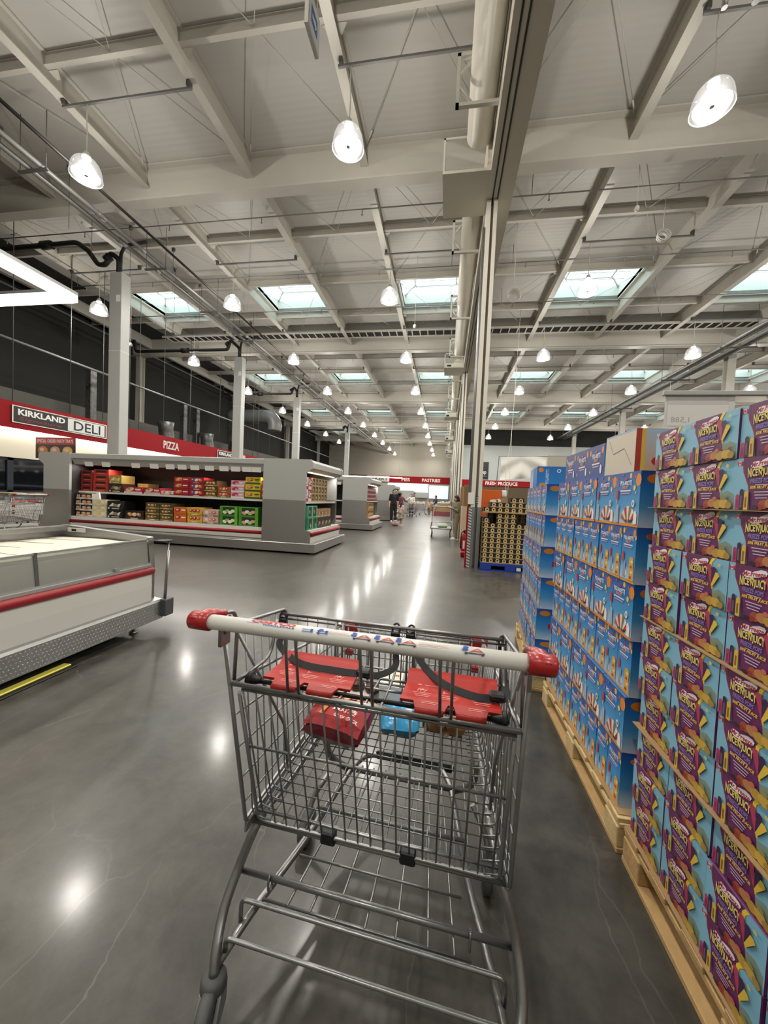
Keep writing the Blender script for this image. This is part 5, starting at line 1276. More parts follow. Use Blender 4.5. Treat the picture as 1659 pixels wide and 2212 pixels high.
# end shelves, first island
def end_goods(y0, specs, group):
    for n_, (ya, w, nc, ns, h, bg, ac, pics, st, sh, lab) in enumerate(specs):
        for c in range(nc):
            for k in range(ns):
                zz = (1.142 if sh else .512)+k*(h+.0015)
                product('e%s%d' % (group, n_), w-.004, h-.001, .30, bg, ac, pics, st, (BR+(-.31 if sh else -.22), y0+ya+c*w, zz), 'x', lab+(', %s column' % ORD[c] if nc > 1 else '')+(', '+['bottom', 'middle', 'top'][k if ns == 3 else 2*k] if ns > 1 else ''), group=group)
end_goods(ILY[0], [
    (.14, .19, 1, 2, .27, '#d8d4d2', '#b0202c', ['#b0202c', '#3a3a3a', '#efe8e8'], 'photo1', 1, 'white and red upright box on the island end shelf'),
    (.34, .19, 1, 2, .27, '#b0202c', '#e3dcdc', ['#e8e4e4', '#3a3a3a', '#efe8e8'], 'photo1', 1, 'red upright box on the island end shelf'),
    (.56, .22, 5, 3, .18, '#c9a468', '#b08a4c', ['#2a2016', '#d8c49a', '#a8843c'], 'crate', 1, 'tan open-fronted carton in the grid on the end shelf'),
    (.14, .30, 2, 1, .27, '#3a8a64', '#54b088', ['#1a3a2a', '#2a5a44', '#7ac0a0'], 'crate', 0, 'sea-green plastic crate, lower of the end deck pair'),
    (.78, .26, 4, 1, .25, '#2a2420', '#3a322a', ['#8a6a4a', '#c9b490', '#6a4a34'], 'crate', 0, 'dark carton of bottles on the island end deck')], 'goods on the first island end')
for c in range(4): product('kraftend', .25, .20, .28, '#a07a4e', '#7a5a38', ['#5a4030', '#c9b490'], 'dark', (BR-.24, ILY[0]+.78+.26*c, .512+.252), 'x', 'kraft brown carton standing on the dark bottle carton', group='kraft cartons on the first island end')
for c in range(2): product('crate2', .29, .26, .29, '#4aa07a', '#6ac09a', ['#1a3a2a', '#b08a5a', '#2a5a44'], 'crate', (BR-.23, ILY[0]+.14+.30*c, .512+.272), 'x', 'sea-green plastic crate, upper of the end deck pair', group='upper green crates')
end_goods(ILY[1], [(.16, .24, 8, 3, .17, '#6a1a26', '#8a2a38', ['#c9b0a0', '#a84a4a', '#e0d0c0'], 'photo1', 1, 'dark wine-red box on the second island end shelf'), (.16, .26, 4, 2, .27, '#c08a4a', '#a8703a', ['#efd8a8', '#6a4a2a', '#d8a86a'], 'crate', 0, 'orange-tan carton on the second island end deck')], 'goods on the second island end')
end_goods(ILY[2], [(.16, .3, 6, 2, .2, '#7a8a6a', '#5a6a4a', ['#d8d8c0', '#a84a4a', '#e0d0c0'], 'photo1', 1, 'greenish box on the third island end shelf'), (.16, .3, 6, 2, .2, '#a8b4ac', '#8a948c', ['#e0e0d8', '#6a8a6a', '#c0c8b8'], 'photo', 0, 'pale tub on the third island end deck')], 'goods on the third island end')
t = thing('toppled_sign', 'white folded price tent standing on the lower deck of the first island', 'price sign', (px2x(198), Y1+.17, .527+3*.1415+.001)); MB().prism([(0, 0), (.14, 0), (.11, .17), (.03, .17)], 0, .04, 'y').build('card', M_PRICE, t)
# ================================================================== deli front on the left
DX = -13.0
M_FASC = mat('red_fascia', '#951019', .6, spec=.2)
M_CREAMW = mat('cream_wall', '#e2d9c4', .6)
M_REDS = mat('red_sign_board', '#8a161d', .3)
dw = struct(MB().box((DX-.25, 2.0, 2.02), (DX-.05, YB-.1, 2.92)).build('wall_deli', M_CREAMW), 'cream wall above the deli windows')
fa = struct(MB().box((DX-.14, 2.0, 2.91), (DX, YB-.1, 3.71)).build('trim_2', M_FASC), 'long red fascia above the deli counters')
MB().box((DX-.045, 2.0, 2.86), (DX-.005, YB-.1, 2.905)).build('light_strip', M_TUBE, fa)
fr_x = lambda y, z: ((DX+.004, y, z), (0, 1, 0), (0, 0, 1), (1, 0, 0))
def deli_sign(y, z, w, h, right, label, small=False):
    t = thing('sign_panel', label, 'sign', (DX+.002, y, z))
    MB().box((0, 0, 0), (.03, w, h)).build('board', M_BLACK, t)
    p = Print(.0012); p.rect(0, 0, w, h, '#e8e4dc').rect(w*.012, h*.05, w*.988, h*.95, '#111111')
    s = .53; p.rect(w*s, h*.09, w*.972, h*.91, '#dfe1de')
    p.text('KIRKLAND', w*.275, h*.66, w*.45, h*.36, '#eeeeea', .035); p.text('Signature', w*.26, h*.25, w*.40, h*.26, '#8f1f2c', 0, .45)
    p.text(right, w*.755, h*.5, w*.32, h*.62, '#141414', .012)
    p.build('lettering', ((.031, 0, 0), (0, 1, 0), (0, 0, 1), (1, 0, 0)), t)
deli_sign(9.32, 3.08, 3.17, .52, 'DELI', 'black and white deli sign with bold maker lettering on the red fascia')
deli_sign(19.55, 3.10, 3.0, .52, 'DELI', 'second smaller-looking black and white maker sign further along the red fascia')
t = thing('fascia_lettering', 'white PIZZA lettering on the red deli fascia', 'lettering', (DX+.001, 15.45, 3.12))
p = Print(.001); p.text('PIZZA', .52, .2, 1.02, .36, '#dcd6ce', .03); p.build('letters', ((.002, 0, 0), (0, 1, 0), (0, 0, 1), (1, 0, 0)), t)
MB().box((.0, .0, .0), (.001, 1.04, .001)).build('fixing_rail', M_FASC, t)
# windows and counters below
for k in range(6):
    y = 5.2+k*2.1
    w = struct(MB().box((DX-.22, y, .95), (DX-.12, y+.08, 2.02)).box((DX-.22, y+2.02, .95), (DX-.12, y+2.1, 2.02)).box((DX-.22, y, 1.94), (DX-.12, y+2.1, 2.02)).box((DX-.22, y, .95), (DX-.12, y+2.1, 1.02)).build('window_%d' % (50+k), mat('navy_frame', '#1d2433', .5)), 'navy framed window into the deli kitchen')
    MB().box((DX-.18, y+.08, 1.02), (DX-.165, y+2.02, 1.94)).build('pane', mat_glass('kitchen_glass%d' % k, (.55, .62, .72), .10), w)
kw = struct(MB().box((DX-2.6, 2.0, 0), (DX-2.5, YB-.1, 4.6)).build('wall_kitchen', mat('kitchen_grey', '#47463f', .7)), 'grey partition behind the deli front')
struct(MB().box((DX-.25, 2.0, 0), (DX-.08, YB-.1, .95)).build('wall_counter', M_WHITE), 'white dwarf wall under the deli windows')
t = thing('deli_counter', 'white service counter with glass front below the deli windows', 'counter', (DX+.05, 5.0, 0))
MB().box((0, 0, 0), (.75, 9.0, .80)).build('counter_body', M_WHITE, t); MB().box((-.0, -.02, .80), (.82, 9.02, .85)).build('worktop', M_STEEL, t)
MB().box((.70, .1, .85), (.715, 8.9, 1.12)).build('glass_front', M_GLASS, t)
for k in range(12):
    q = thing('deli_tray', 'steel tray of prepared food on the deli counter', 'food tray', (DX+.15, 5.25+k*.72, .851), 0, 'trays on the deli counter')
    MB().bbox((0, 0, 0), (.42, .5, .06), .01).build('tray', M_STEEL, q); MB().bbox((.03, .03, .055), (.39, .47, .12), .03).build('food', mat('prepared_food_%d' % (k % 3), ['#a8844c', '#8a3a2a', '#c9b890'][k % 3], .6, noise=.3, nscale=30), q)
t = thing('party_tray_sign', 'red and black standing sign reading special order party trays', 'sign', (-11.75, 9.05, 0))
MB().box((.0, 0, 2.0), (1.32, .03, 2.60)).build('board', M_BLACK, t); MB().tube([(.66, .02, .012), (.66, .02, 2.0)], .02, 8).box((.45, -.15, 0), (.87, .2, .015)).build('stand', M_STEEL, t)
p = Print(.0012); p.rect(0, .40, 1.32, .60, '#b01f26'); p.text('SPECIAL ORDER PARTY TRAYS', .66, .50, 1.22, .10, '#f0e6e0', .02); p.rect(0, 0, 1.32, .40, '#15110f', up=False)
for k, c in enumerate(('#c9784a', '#cf9a8c', '#d8b46a')):
    p.ell(.25+.42*k, .22, .17, .13, c); p.ell(.22+.42*k, .25, .08, .05, '#e6cfa4', 10)
p.build('picture', ((0, -.001, 2.0), (1, 0, 0), (0, 0, 1), (0, -1, 0)), t)
# pipes and wrapped ducts in the dark void above the deli
pipe('void_pipe', 'pale pipe running along the dark void above the deli fascia', 'pipe', [(-14.2, 3.0, 5.9), (-14.2, 50, 5.95)], .05, M_COND)
pipe('void_pipe', 'thin dim pipe high in the dark void above the deli', 'pipe', [(-15.6, 3.0, 8.2), (-15.6, 50, 8.2)], .04, M_RODG)
rdm = MB().tube([(0, 0, 3.72), (0, 0, 9.3)], .012, 6).mesh('threaded_rod', M_RODG)
for k, y in enumerate((9.4, 11.15, 12.4, 13.2, 13.6, 14.1, 15.5, 17.3, 19.8, 21.9, 23.6, 24.3, 26.0, 28.6)):
    tag(link('threaded_rod', rdm, None, (-13.06, y, 0)), 'thin threaded rod holding up the red deli fascia', 'hanger rod', 'fascia hanger rods')
M_FOIL = mat('silver_insulation', (.085, .085, .08), .4, .6, noise=.8, nscale=9, bump=1.0, bscale=9)
dk = MB().bbox((-.15, -.14, 0), (.15, .14, 6.1), .03).mesh('insulated_riser', M_FOIL)
for y, s in ((13.6, 1), (19.2, 1.0), (20.3, 1), (24.0, 1)):
    tag(link('insulated_riser', dk, None, (-14.9, y, 0)), 'silver foil-wrapped vertical duct in the void above the deli', 'duct', 'foil-wrapped ducts')
dk2 = MB().tube([(.04*math.sin(5*k), .05*math.cos(7*k), 4.7*k/12) for k in range(13)], [.36+.05*math.sin(9.1*k) for k in range(13)], 14).mesh('insulated_duct', M_FOIL)
for y in (17.2, 20.6, 23.8): tag(link('insulated_duct', dk2, None, (-14.35 if y > 18 else -14.3, y, 0)), 'wide crinkled foil-wrapped duct behind the red fascia', 'duct', 'wide foil ducts')
t = thing('elbow_duct', 'large dull metal elbow duct under the roof beyond the deli', 'duct', (-12.4, 25.3, 6.75)); MB().tube(curve([(-3.5, 0, 0), (-1.2, 0, 0), (-.3, 0, -.05), (.05, 0, -.5), (.05, 0, -1.0)], 6), .48, 20).build('duct_shell', M_COND, t)
MB().tube([(-1.5, 0, .4), (-1.5, 0, 2.6)], .012, 6).tube([(-2.8, 0, .4), (-2.8, 0, 2.6)], .012, 6).build('duct_hanger', M_GALV, t)
# linear LED frames
def led_bar(mb, mh, a, b):
    a, b = Vector(a), Vector(b); d = (b-a).normalized(); s = d.cross(Vector((0, 0, 1)))*.045
    for m, z0, z1, k in ((mb, -.035, .03, 1.0), (mh, .031, .06, 1.12)):
        vs = [p+s*sg*k+Vector((0, 0, z)) for p in (a, b) for sg in (-1, 1) for z in (z0, z1)]
        m.add(vs, [(0, 1, 3, 2), (4, 6, 7, 5), (0, 4, 5, 1), (2, 3, 7, 6), (1, 5, 7, 3), (0, 2, 6, 4)])
t = thing('linear_light', 'bright rectangular LED frame light hung over the chest freezer', 'light', (-3.68, 3.12, 3.1))
a, b = MB(), MB()
for q in (((0, .045, 0), (0, -4.5, 0)), ((.0, 0, 0), (-5.5, 0, 0))): led_bar(a, b, *q)
a.build('tube', M_TUBE, t); b.build('housing', M_GALV, t)
MB().tube([(0, -1.2, .075), (-.2, -1.2, 6.245)], .005, 5).tube([(-1.1, 0, .075), (-1.1, 0, 6.245)], .005, 5).tube([(-4.5, 0, .075), (-4.5, 0, 6.245)], .005, 5).build('suspension_wire', M_WHITE, t)
t = thing('linear_light', 'bright straight LED bar hung over the far end of the islands before the bakery sign', 'light', (-8.6, 30.2, 2.98)); a, b = MB(), MB(); led_bar(a, b, (0, 0, 0), (5.05, 0, 0)); a.build('tube', M_TUBE, t); b.build('housing', M_GALV, t)
MB().tube([(.5, 0, .075), (.5, 0, 6.365)], .006, 5).tube([(4.8, 0, .075), (4.8, 0, 6.365)], .006, 5).build('suspension_wire', M_WHITE, t)
# real light of the LED bars and case canopies
def area(name, loc, sx, sy, e, rot=(0, 0, 0), c=(1, .95, .88)):
    l = bpy.data.lights.new(name, 'AREA'); l.shape = 'RECTANGLE'; l.size = sx; l.size_y = sy; l.energy = e; l.color = c
    o = link(name, l, None, loc); o.rotation_euler = rot; return o
area('case_canopy_light', (-6.32, ILY[0]+.36, 1.755), 4.9, .05, 42, (math.radians(-18), 0, 0))
area('case_end_light', (BR-.33, ILY[0]+1.2, 1.78), .05, 2.1, 14, (0, math.radians(-18), 0))
area('case_end_light', (BR-.33, ILY[1]+1.2, 1.78), .05, 2.1, 12, (0, math.radians(-18), 0))
area('fascia_light', (DX+.05, 16.0, 2.85), .04, 22, 70, (0, math.radians(35), 0))

# ================================================================== far end: bakery
bk = struct(MB().box((-14.0, YB-.12, 3.62), (.45, YB-.02, 4.56)).build('trim_3', M_FASC), 'red bakery fascia on the end wall')
for txt, x0, x1, z0, z1, lab in (('PIES', -6.4, -5.2, 3.85, 4.33, 'white PIES lettering on the red bakery fascia'), ('PASTRIES', -3.45, -.85, 3.85, 4.33, 'white PASTRIES lettering on the red bakery fascia')):
    t = thing('fascia_lettering', lab, 'lettering', ((x0+x1)/2, YB-.125, (z0+z1)/2)); p = Print(.002); p.text(txt, 0, 0, x1-x0, z1-z0, '#efe6e0', .03); p.build('letters', ((0, 0, 0), (1, 0, 0), (0, 0, 1), (0, -1, 0)), t)
    MB().box((x0-(x0+x1)/2, .001, -.01), (x1-(x0+x1)/2, .003, .01)).build('fixing_rail', M_FASC, t)
t = thing('sign_panel', 'white panel lettered BAKERY on the far red fascia', 'sign', (-14.2, YB-.16, 3.68)); MB().box((0, 0, 0), (6.0, .03, .82)).build('board', M_PAPER, t)
p = Print(.002); p.rect(0, 0, 2.7, .82, '#121212'); p.text('KIRKLAND', 1.3, .5, 2.2, .3, '#eeeeea', .03); p.text('BAKERY', 4.35, .41, 2.9, .5, '#2a2a28', .012); p.build('lettering', ((0, -.001, 0), (1, 0, 0), (0, 0, 1), (0, -1, 0)), t)
M_KIT = mat('kitchen_white', '#dfe4e6', .4); M_KITW = mat('kitchen_window', '#cfe0ec', .2, emit='#dcebf6', estr=.42)
struct(MB().box((-8.4, YB-.30, 2.30), (-2.5, YB-.15, 3.55)).build('window_60', M_KITW), 'lit window strip into the bakery kitchen')
struct(MB().box((-2.35, YB-.30, 1.5), (.35, YB-.15, 3.35)).build('window_61', M_KITW), 'lit white panel beside the bakery window')
for k in range(3): struct(MB().box((-8.3+k*2.0, YB-.5, 1.55), (-6.5+k*2.0, YB-.32, 2.25)).build('trim_%d' % (10+k), M_STEEL), 'steel kitchen hood panel')
area('bakery_light', (-4.5, YB-1.6, 3.5), 9, .5, 130, (0, 0, 0), (1, .98, .95))
for k in range(5):
    t = thing('bakery_table', 'low bakery display table stacked with bread packs', 'display table', (-6.8+k*1.55, 44.5+(k % 2), 0), 0, 'bakery display tables')
    MB().box((0, 0, .78), (1.4, 1.2, .84)).build('table_top', M_SHELF, t); MB().box((.05, .05, 0), (1.35, 1.15, .78)).build('table_base', M_STEEL if k < 3 else M_CARD, t)
    for a in range(4):
        for b in range(2): q = thing('bread_pack', 'clear bread pack on a bakery display table', 'bread', (-6.75+k*1.55+a*.33, 44.55+(k % 2)+b*.5, .841), 0, 'bread on the bakery tables'); MB().bbox((0, 0, 0), (.28, .4, .16+.05*(a % 2)), .03).build('loaf', mat('loaf_%d' % (a % 2), ['#d8c9a8', '#e6e2da'][a % 2], .5), q)
t = thing('cardboard_bin', 'large brown cardboard bin standing before the bakery', 'bin', (-.75, 37.6, 0)); MB().box((0, 0, 0), (1.5, 1.2, 1.0)).build('bin_body', M_CARD, t)
for k in range(7): q = thing('bread_pack', 'white wrapped pack lying on the cardboard bin', 'bread', (-.72+.2*k, 37.7, 1.001), 0, 'packs on the cardboard bin'); MB().bbox((0, 0, 0), (.18, .3, .10+.06*(k % 3)), .03).build('loaf', M_PAPER, q)

# ================================================================== far right: produce
PYW = 40.0
struct(MB().box((1.0, PYW, 3.60), (X1, PYW+.15, 7.2)).build('wall_produce', mat('pale_panel', '#b6bbb8', .6)), 'pale grey panel wall above the produce sign')
struct(MB().box((1.0, PYW+.02, 7.2), (X1, PYW+.15, 9.3)).build('wall_void_shade', M_DARKW), 'added dark sheet standing in for the unlit void above the produce panels')  # sheet added so the void's shade is drawn as dark colour
struct(MB().box((1.0, PYW-.06, 3.02), (X1, PYW, 3.60)).build('trim_4', M_FASC), 'red produce fascia')
struct(MB().box((1.0, PYW+.02, 0), (X1, PYW+.15, 3.02)).build('wall_shelves', mat('brown_backing', '#5c4d38', .8)), 'dim brown wall behind the produce shelves')
t = thing('fascia_lettering', 'white FRESH PRODUCE lettering on the red produce fascia', 'lettering', (5.6, PYW-.062, 3.3)); p = Print(.002); p.text('FRESH PRODUCE', 0, 0, 3.2, .36, '#ece4de', .03); p.build('letters', ((0, -.001, 0), (1, 0, 0), (0, 0, 1), (0, -1, 0)), t); MB().box((-1.6, .0, -.01), (1.6, .002, .01)).build('fixing_rail', M_FASC, t)
t = thing('sign_panel', 'black hanging sign with pale lettering ending in eep', 'sign', (2.7, PYW-.062, 3.7)); MB().box((0, 0, 0), (1.55, .06, 1.78)).build('board', M_BLACK, t); p = Print(.002); p.text('eep', 1.03, .62, .62, .42, '#dcdcd8', .02); p.rect(.7, .30, 1.45, .32, '#9a9a96'); p.build('lettering', ((0, -.001, 0), (1, 0, 0), (0, 0, 1), (0, -1, 0)), t)
# white dust sheet on a line
t = thing('hanging_cloth', 'white cloth sheet draped from a line above the blue cartons', 'cloth', (2.75, 20.2, 0))
m = MB(); N, K = 34, 14; vs = []; fs = []
for j in range(K+1):
    for i in range(N+1):
        u, v = i/N, j/K; x = u*2.3*(1-.10*v*u); sag = .35*v*(1-abs(2*u-.9)**2 if abs(2*u-.9) < 1 else 0)
        zz = 3.72+.10*u-v*(1.22-.15*u)-.05*sag
        yy = .07*math.sin(9*u+3.2*v*(1-u))*v+.10*math.sin(4.2*(v*1.6-abs(u-.45)*2.3))*min(1, v*3)
        vs.append(Vector((x, yy, zz)))
for j in range(K):
    for i in range(N): a = j*(N+1)+i; fs.append((a, a+1, a+N+2, a+N+1))
m.add(vs, fs, True); m.build('sheet', mat('white_cloth', '#dedad2', .85), t)
MB().tube([(-.1, 0, 3.73), (9, 0, 3.95)], .012, 6).build('line', M_RUB, t)
m = MB(); m.box((2.3, -.01, 2.45), (3.7, .01, 3.84)); m.build('net_panel', mat('beige_net', '#a8a294', .9), t)
MB().tube([(8.98, 0, 3.95), (8.98, 0, 0)], .03, 8).tube([(-.1, 0, 3.73), (-.25, .1, 0)], .02, 8).build('line_post', M_RUB, t)
for k, (x, y) in enumerate(((2.55, 16.2), (10.8, 21.0))):
    t = thing('pull_cord', ['slack white cord hanging from the roof beside the first shutter post', 'slack white cord hanging from the roof over the far aisles'][k], 'cord', (x, y, 0)); MB().tube(curve([(-.05, 0, 1.6 if k == 0 else 4), (-.12, 0, 2.6 if k == 0 else 4.5), (.02, 0, 4.3 if k == 0 else 6), (.1, 0, 9.36)], 6), .009, 6).build('strand', M_WHITE, t)
    MB().tube(curve([(-.02, 0, 1.6), (.05, 0, 2.8), (.02, 0, 4.3)], 6) if k == 0 else [(0, 0, 6), (.01, 0, 6.2)], .007, 6).build('second_strand', M_WHITE, t)
# price card on its arm above the purple cartons, seen from the back
t = thing('price_sign', 'white price card seen from behind, hung on a grey arm', 'sign', (1.78, 3.5, 2.0))
MB().box((0, 0, 0), (.515, .004, .265)).build('card', mat('thin_card', '#cfcdc8', .7), t)
p = Print(.0008); p.text('1,588', 0, 0, -.14, .05, '#a9a7a2', 0); p.build('showthrough_print', ((.12, -.001, .06), (1, 0, 0), (0, 0, 1), (0, -1, 0)), t)
p = Print(.0008); p.rect(0, 0, .45, .235, '#d9d7d2'); p.rect(0, .18, .45, .235, '#c4c2c0'); p.build('card_back', ((.02, -.0005, .012), (1, 0, 0), (0, 0, 1), (0, -1, 0)), t)
MB().bbox((-.02, -.02, .262), (1.0, .02, .30), .005).build('arm', M_GREYP, t); MB().tube([(1.0, 0, .28), (1.0, 0, -2.0)], .02, 10).box((.85, -.15, -2.0), (1.15, .15, -1.985)).build('stand', M_GREYP, t)

# ================================================================== things by the first shutter post
t = thing('fire_extinguisher', 'red fire extinguisher standing behind the first shutter post', 'extinguisher', (.52, 9.3, 0))
MB().lathe([(0, 0), (.085, 0), (.09, .02), (.09, .42), (.06, .50), (.03, .53), (0, .53)], 18).build('cylinder', M_DKRED, t); MB().tube(curve([(0, 0, .53), (.0, -.02, .60), (-.09, -.02, .50), (-.10, -.02, .15)], 5), .013, 8).build('hose', M_BLACK, t); MB().box((-.04, -.02, .53), (.06, .02, .58)).build('valve', M_BLACK, t)
MB().box((-.05, -.092, .15), (.05, -.089, .35)).build('label', M_PAPER, t)
t = thing('extinguisher_stand', 'low red floor stand beside the fire extinguisher', 'stand', (.52, 8.95, 0)); MB().bbox((-.11, -.11, 0), (.11, .11, .12), .02).build('base', M_DKRED, t); MB().tube([(0, .08, .12), (0, .08, .35)], .015, 8).build('upright', M_DKRED, t)
for k, (x, y, w, d, z0, z1, c, lab) in enumerate(((.42, 11.6, .55, 1.0, 0, 1.15, '#b9a58a', 'tall pale kraft carton behind the khaki shopper'), (.42, 13.2, .5, .7, 0, 1.8, '#8a6a44', 'brown cardboard box behind the tall kraft carton'), (.45, 11.62, .5, .6, 1.152, 1.8, '#7d5f3c', 'brown cardboard box standing on the tall kraft carton'))):
    t = thing('cardboard_box', lab, 'box', (x+.1, y, z0)); MB().bbox((0, 0, 0), (w, d, z1-z0), .006).build('box_body', mat('kraft_%d' % k, c, .8, noise=.06), t); MB().box((w*.45, -.001, 0), (w*.55, .002, z1-z0)).build('tape', mat('packing_tape', '#9a7f56', .4), t)
# second cart by the deli, flat cart by the khaki shopper
make_cart('empty wire shopping cart with red fittings parked beside the deli end of the island', (-8.85, 6.75, 0), PI/2, full=False)
make_cart('wire shopping cart pushed by the shopper in blue', (-1.5, 31.75, 0), PI/2+.1, full=False)
make_cart('wire shopping cart beside the shopper in the white shirt', (-2.35, 26.8, 0), .05, full=False)
t = thing('flatbed_cart', 'two-level grey flatbed cart with a push bar beside the khaki shopper', 'cart', (-.10, 13.75, 0))
m = MB()
for s in (-.36, .36): m.tube(fillet([(s, .5, .16), (s, .5, 1.02), (s, -.0, 1.06)], .08, 4), .016, 8)
m.tube([(-.36, 0, 1.06), (.36, 0, 1.06)], .02, 10); m.tube(fillet([(-.38, -.5, .30), (.38, -.5, .30), (.38, .55, .30), (-.38, .55, .30)], .08, 4), .018, 8, closed=True); m.tube([(-.36, -.4, .52), (.36, -.4, .52)], .014, 8)
for s in (-.36, .36): m.tube(fillet([(s, -.48, .30), (s, -.44, .52), (s, .5, .52)], .06, 4), .014, 8)
m.build('frame', M_ZINC, t); MB().box((-.36, -.48, .305), (.36, .53, .325)).build('lower_deck', M_GREYP, t)
MB().box((-.33, -.02, 1.075), (.33, .12, 1.095)).build('tray', M_WHITE, t)
for x in (-.33, .33):
    for y in (-.42, .46): MB().lathe([(0, -.018), (.055, -.018), (.062, 0), (.055, .018), (0, .018)], 16, Matrix.Translation((x, y, .062)) @ Matrix.Rotation(PI/2, 4, 'Y')).box((x-.008, y-.02, .06), (x+.008, y+.02, .30)).build('wheel', M_RUB, t)
q = thing('produce_bag', 'white and green produce bag lying on the flatbed cart', 'bag', (-.05, 13.6, .326)); m = MB(); pillow(m, .4, .35, .15, 10, .01, 9); m.build('bag', mat('pale_green_film', '#b9c9b0', .4), q)
MB().bbox((-.30, .47, .70), (.30, .485, .88), .004).build('back_panel', mat('pink_board', '#94505a', .6), t)
# ================================================================== people
def remesh(mb, name, m, parent, vox, smooth=6):
    me = mb.mesh(name, m); o = bpy.data.objects.new(name, me); COL.objects.link(o)
    r = o.modifiers.new('r', 'REMESH'); r.mode = 'VOXEL'; r.voxel_size = vox
    s = o.modifiers.new('s', 'SMOOTH'); s.iterations = smooth; s.factor = .5
    dg = bpy.context.evaluated_depsgraph_get(); out = bpy.data.meshes.new_from_object(o.evaluated_get(dg))
    bpy.data.objects.remove(o); bpy.data.meshes.remove(me)
    out.name = name; out.polygons.foreach_set('use_smooth', [True]*len(out.polygons))
    if not out.materials: out.materials.append(m)
    return link(name, out, parent)
def limb(mb, pts, rs):
    mb.tube(pts, rs, 12)
    for p, r in zip(pts, rs): mb.ball(p, r*.99, 12, 8)
def hand(mb, w, d, side, s):
    """w wrist point, d direction of the fingers, side +-1 thumb side"""
    w, d = Vector(w), Vector(d).normalized(); a = d.orthogonal().normalized() if abs(d.x) > .9 else (Vector((1, 0, 0))-d*d.x).normalized(); b = d.cross(a)
    mb.tube([w, w+d*.05*s, w+d*.095*s], [.026*s, .036*s, .034*s], 10)
    for k in range(4):
        o = w+d*.09*s+b*(.026-.0175*k)*s; L = (.062, .075, .070, .055)[k]*s
        mb.tube([o-d*.01*s, o+d*L*.5, o+d*L*.85-a*side*L*.25, o+d*L-a*side*L*.5], [.0105*s, .0100*s, .0092*s, .0080*s], 8)
    o = w+d*.03*s+b*.03*s; mb.tube([o, o+b*.025*s+d*.03*s, o+b*.025*s+d*.06*s-a*side*.015*s], [.013*s, .0115*s, .009*s], 8)
SKIN = mat('skin', '#c59a7c', .55)
def person(label, loc, rz, H, top, bottom, hair, shoes, J, long_hair=False, sleeve=.45, legs='trousers', vox=.013, topname='shirt'):
    """figure faces -y. J: joint overrides in metres for a 1.7 m figure"""
    s = H/1.70
    t = thing('person', label, 'person', loc, rz)
    P = dict(pel=(0, .0, .93), chest=(0, .0, 1.25), neck=(0, .01, 1.43), head=(0, -.015, 1.575),
             shL=(.175, .01, 1.385), elL=(.215, .03, 1.10), wrL=(.225, -.03, .85), shR=(-.175, .01, 1.385), elR=(-.215, .03, 1.10), wrR=(-.225, -.03, .85),
             hipL=(.09, 0, .90), knL=(.10, -.02, .49), anL=(.10, .02, .09), hipR=(-.09, 0, .90), knR=(-.10, -.02, .49), anR=(-.10, .02, .09))
    P.update(J); V = {k: Vector(v)*s for k, v in P.items()}
    b = MB()
    h = V['head']; b.ball(h, (.076*s, .095*s, .115*s), 18, 14); b.ball(h+Vector((0, -.03, -.055))*s, (.056*s, .060*s, .058*s), 14, 10)
    b.ball(h+Vector((0, -.098, -.018))*s, (.013*s, .020*s, .022*s), 10, 8)
    for sd in (-1, 1): b.ball(h+Vector((.076*sd, .01, -.01))*s, (.010*s, .022*s, .032*s), 8, 6)
    limb(b, [h+Vector((0, .01, -.06))*s, V['neck']], [.052*s, .058*s])
    limb(b, [V['neck']+Vector((0, 0, -.05))*s, V['chest'], V['pel']+Vector((0, 0, .12))*s, V['pel']], [.085*s, .125*s, .11*s, .125*s])
    for sd in 'LR':
        limb(b, [V['sh'+sd], V['el'+sd]], [.052*s, .042*s]); limb(b, [V['el'+sd], V['wr'+sd]], [.041*s, .027*s])
        hand(b, V['wr'+sd], (V['wr'+sd]-V['el'+sd]), 1 if sd == 'L' else -1, s)
        limb(b, [V['hip'+sd], V['kn'+sd]], [.085*s, .057*s]); limb(b, [V['kn'+sd], V['kn'+sd].lerp(V['an'+sd], .35), V['an'+sd]], [.055*s, .058*s, .038*s])
        b.tube([V['an'+sd]+Vector((0, .03, -.04))*s, V['an'+sd]+Vector((0, -.13, -.06))*s], [.034*s, .026*s], 10)
    remesh(b, 'body', SKIN, t, vox*.8, 4)
    c = MB()
    limb(c, [V['neck']+Vector((0, .005, -.065))*s, V['chest'], V['chest'].lerp(V['pel'], .6), V['pel']+Vector((0, 0, .03))*s], [.10*s, .150*s, .145*s, .150*s])
    for sd in 'LR':
        limb(c, [V['neck']+Vector((0, .005, -.06))*s, V['sh'+sd]], [.07*s, .068*s]); e = V['el'+sd]
        if sleeve <= 1: limb(c, [V['sh'+sd], V['sh'+sd].lerp(e, min(1, sleeve*2))], [.068*s, .060*s])
        else: limb(c, [V['sh'+sd], e, e.lerp(V['wr'+sd], .9)], [.068*s, .056*s, .042*s])
    remesh(c, topname, mat('cloth_'+top.lstrip('#'), top, .85), t, vox)
    c = MB()
    for sd in 'LR':
        k, a = V['kn'+sd], V['an'+sd]
        if legs == 'trousers': limb(c, [V['pel'].lerp(V['hip'+sd], .8), V['hip'+sd]+Vector((0, 0, -.08))*s, k, a+Vector((0, 0, .0))*s], [.125*s, .108*s, .082*s, .066*s])
        else: limb(c, [V['pel'].lerp(V['hip'+sd], .8), V['hip'+sd]+Vector((0, 0, -.08))*s, V['hip'+sd].lerp(k, .8)], [.125*s, .115*s, .10*s])
    if legs == 'skirt':
        c = MB(); c.lathe([(.13*s, V['pel'].z+.06*s), (.17*s, V['pel'].z-.12*s), (.24*s, V['pel'].z-.42*s), (.22*s, V['pel'].z-.42*s), (.12*s, V['pel'].z+.05*s)], 20)
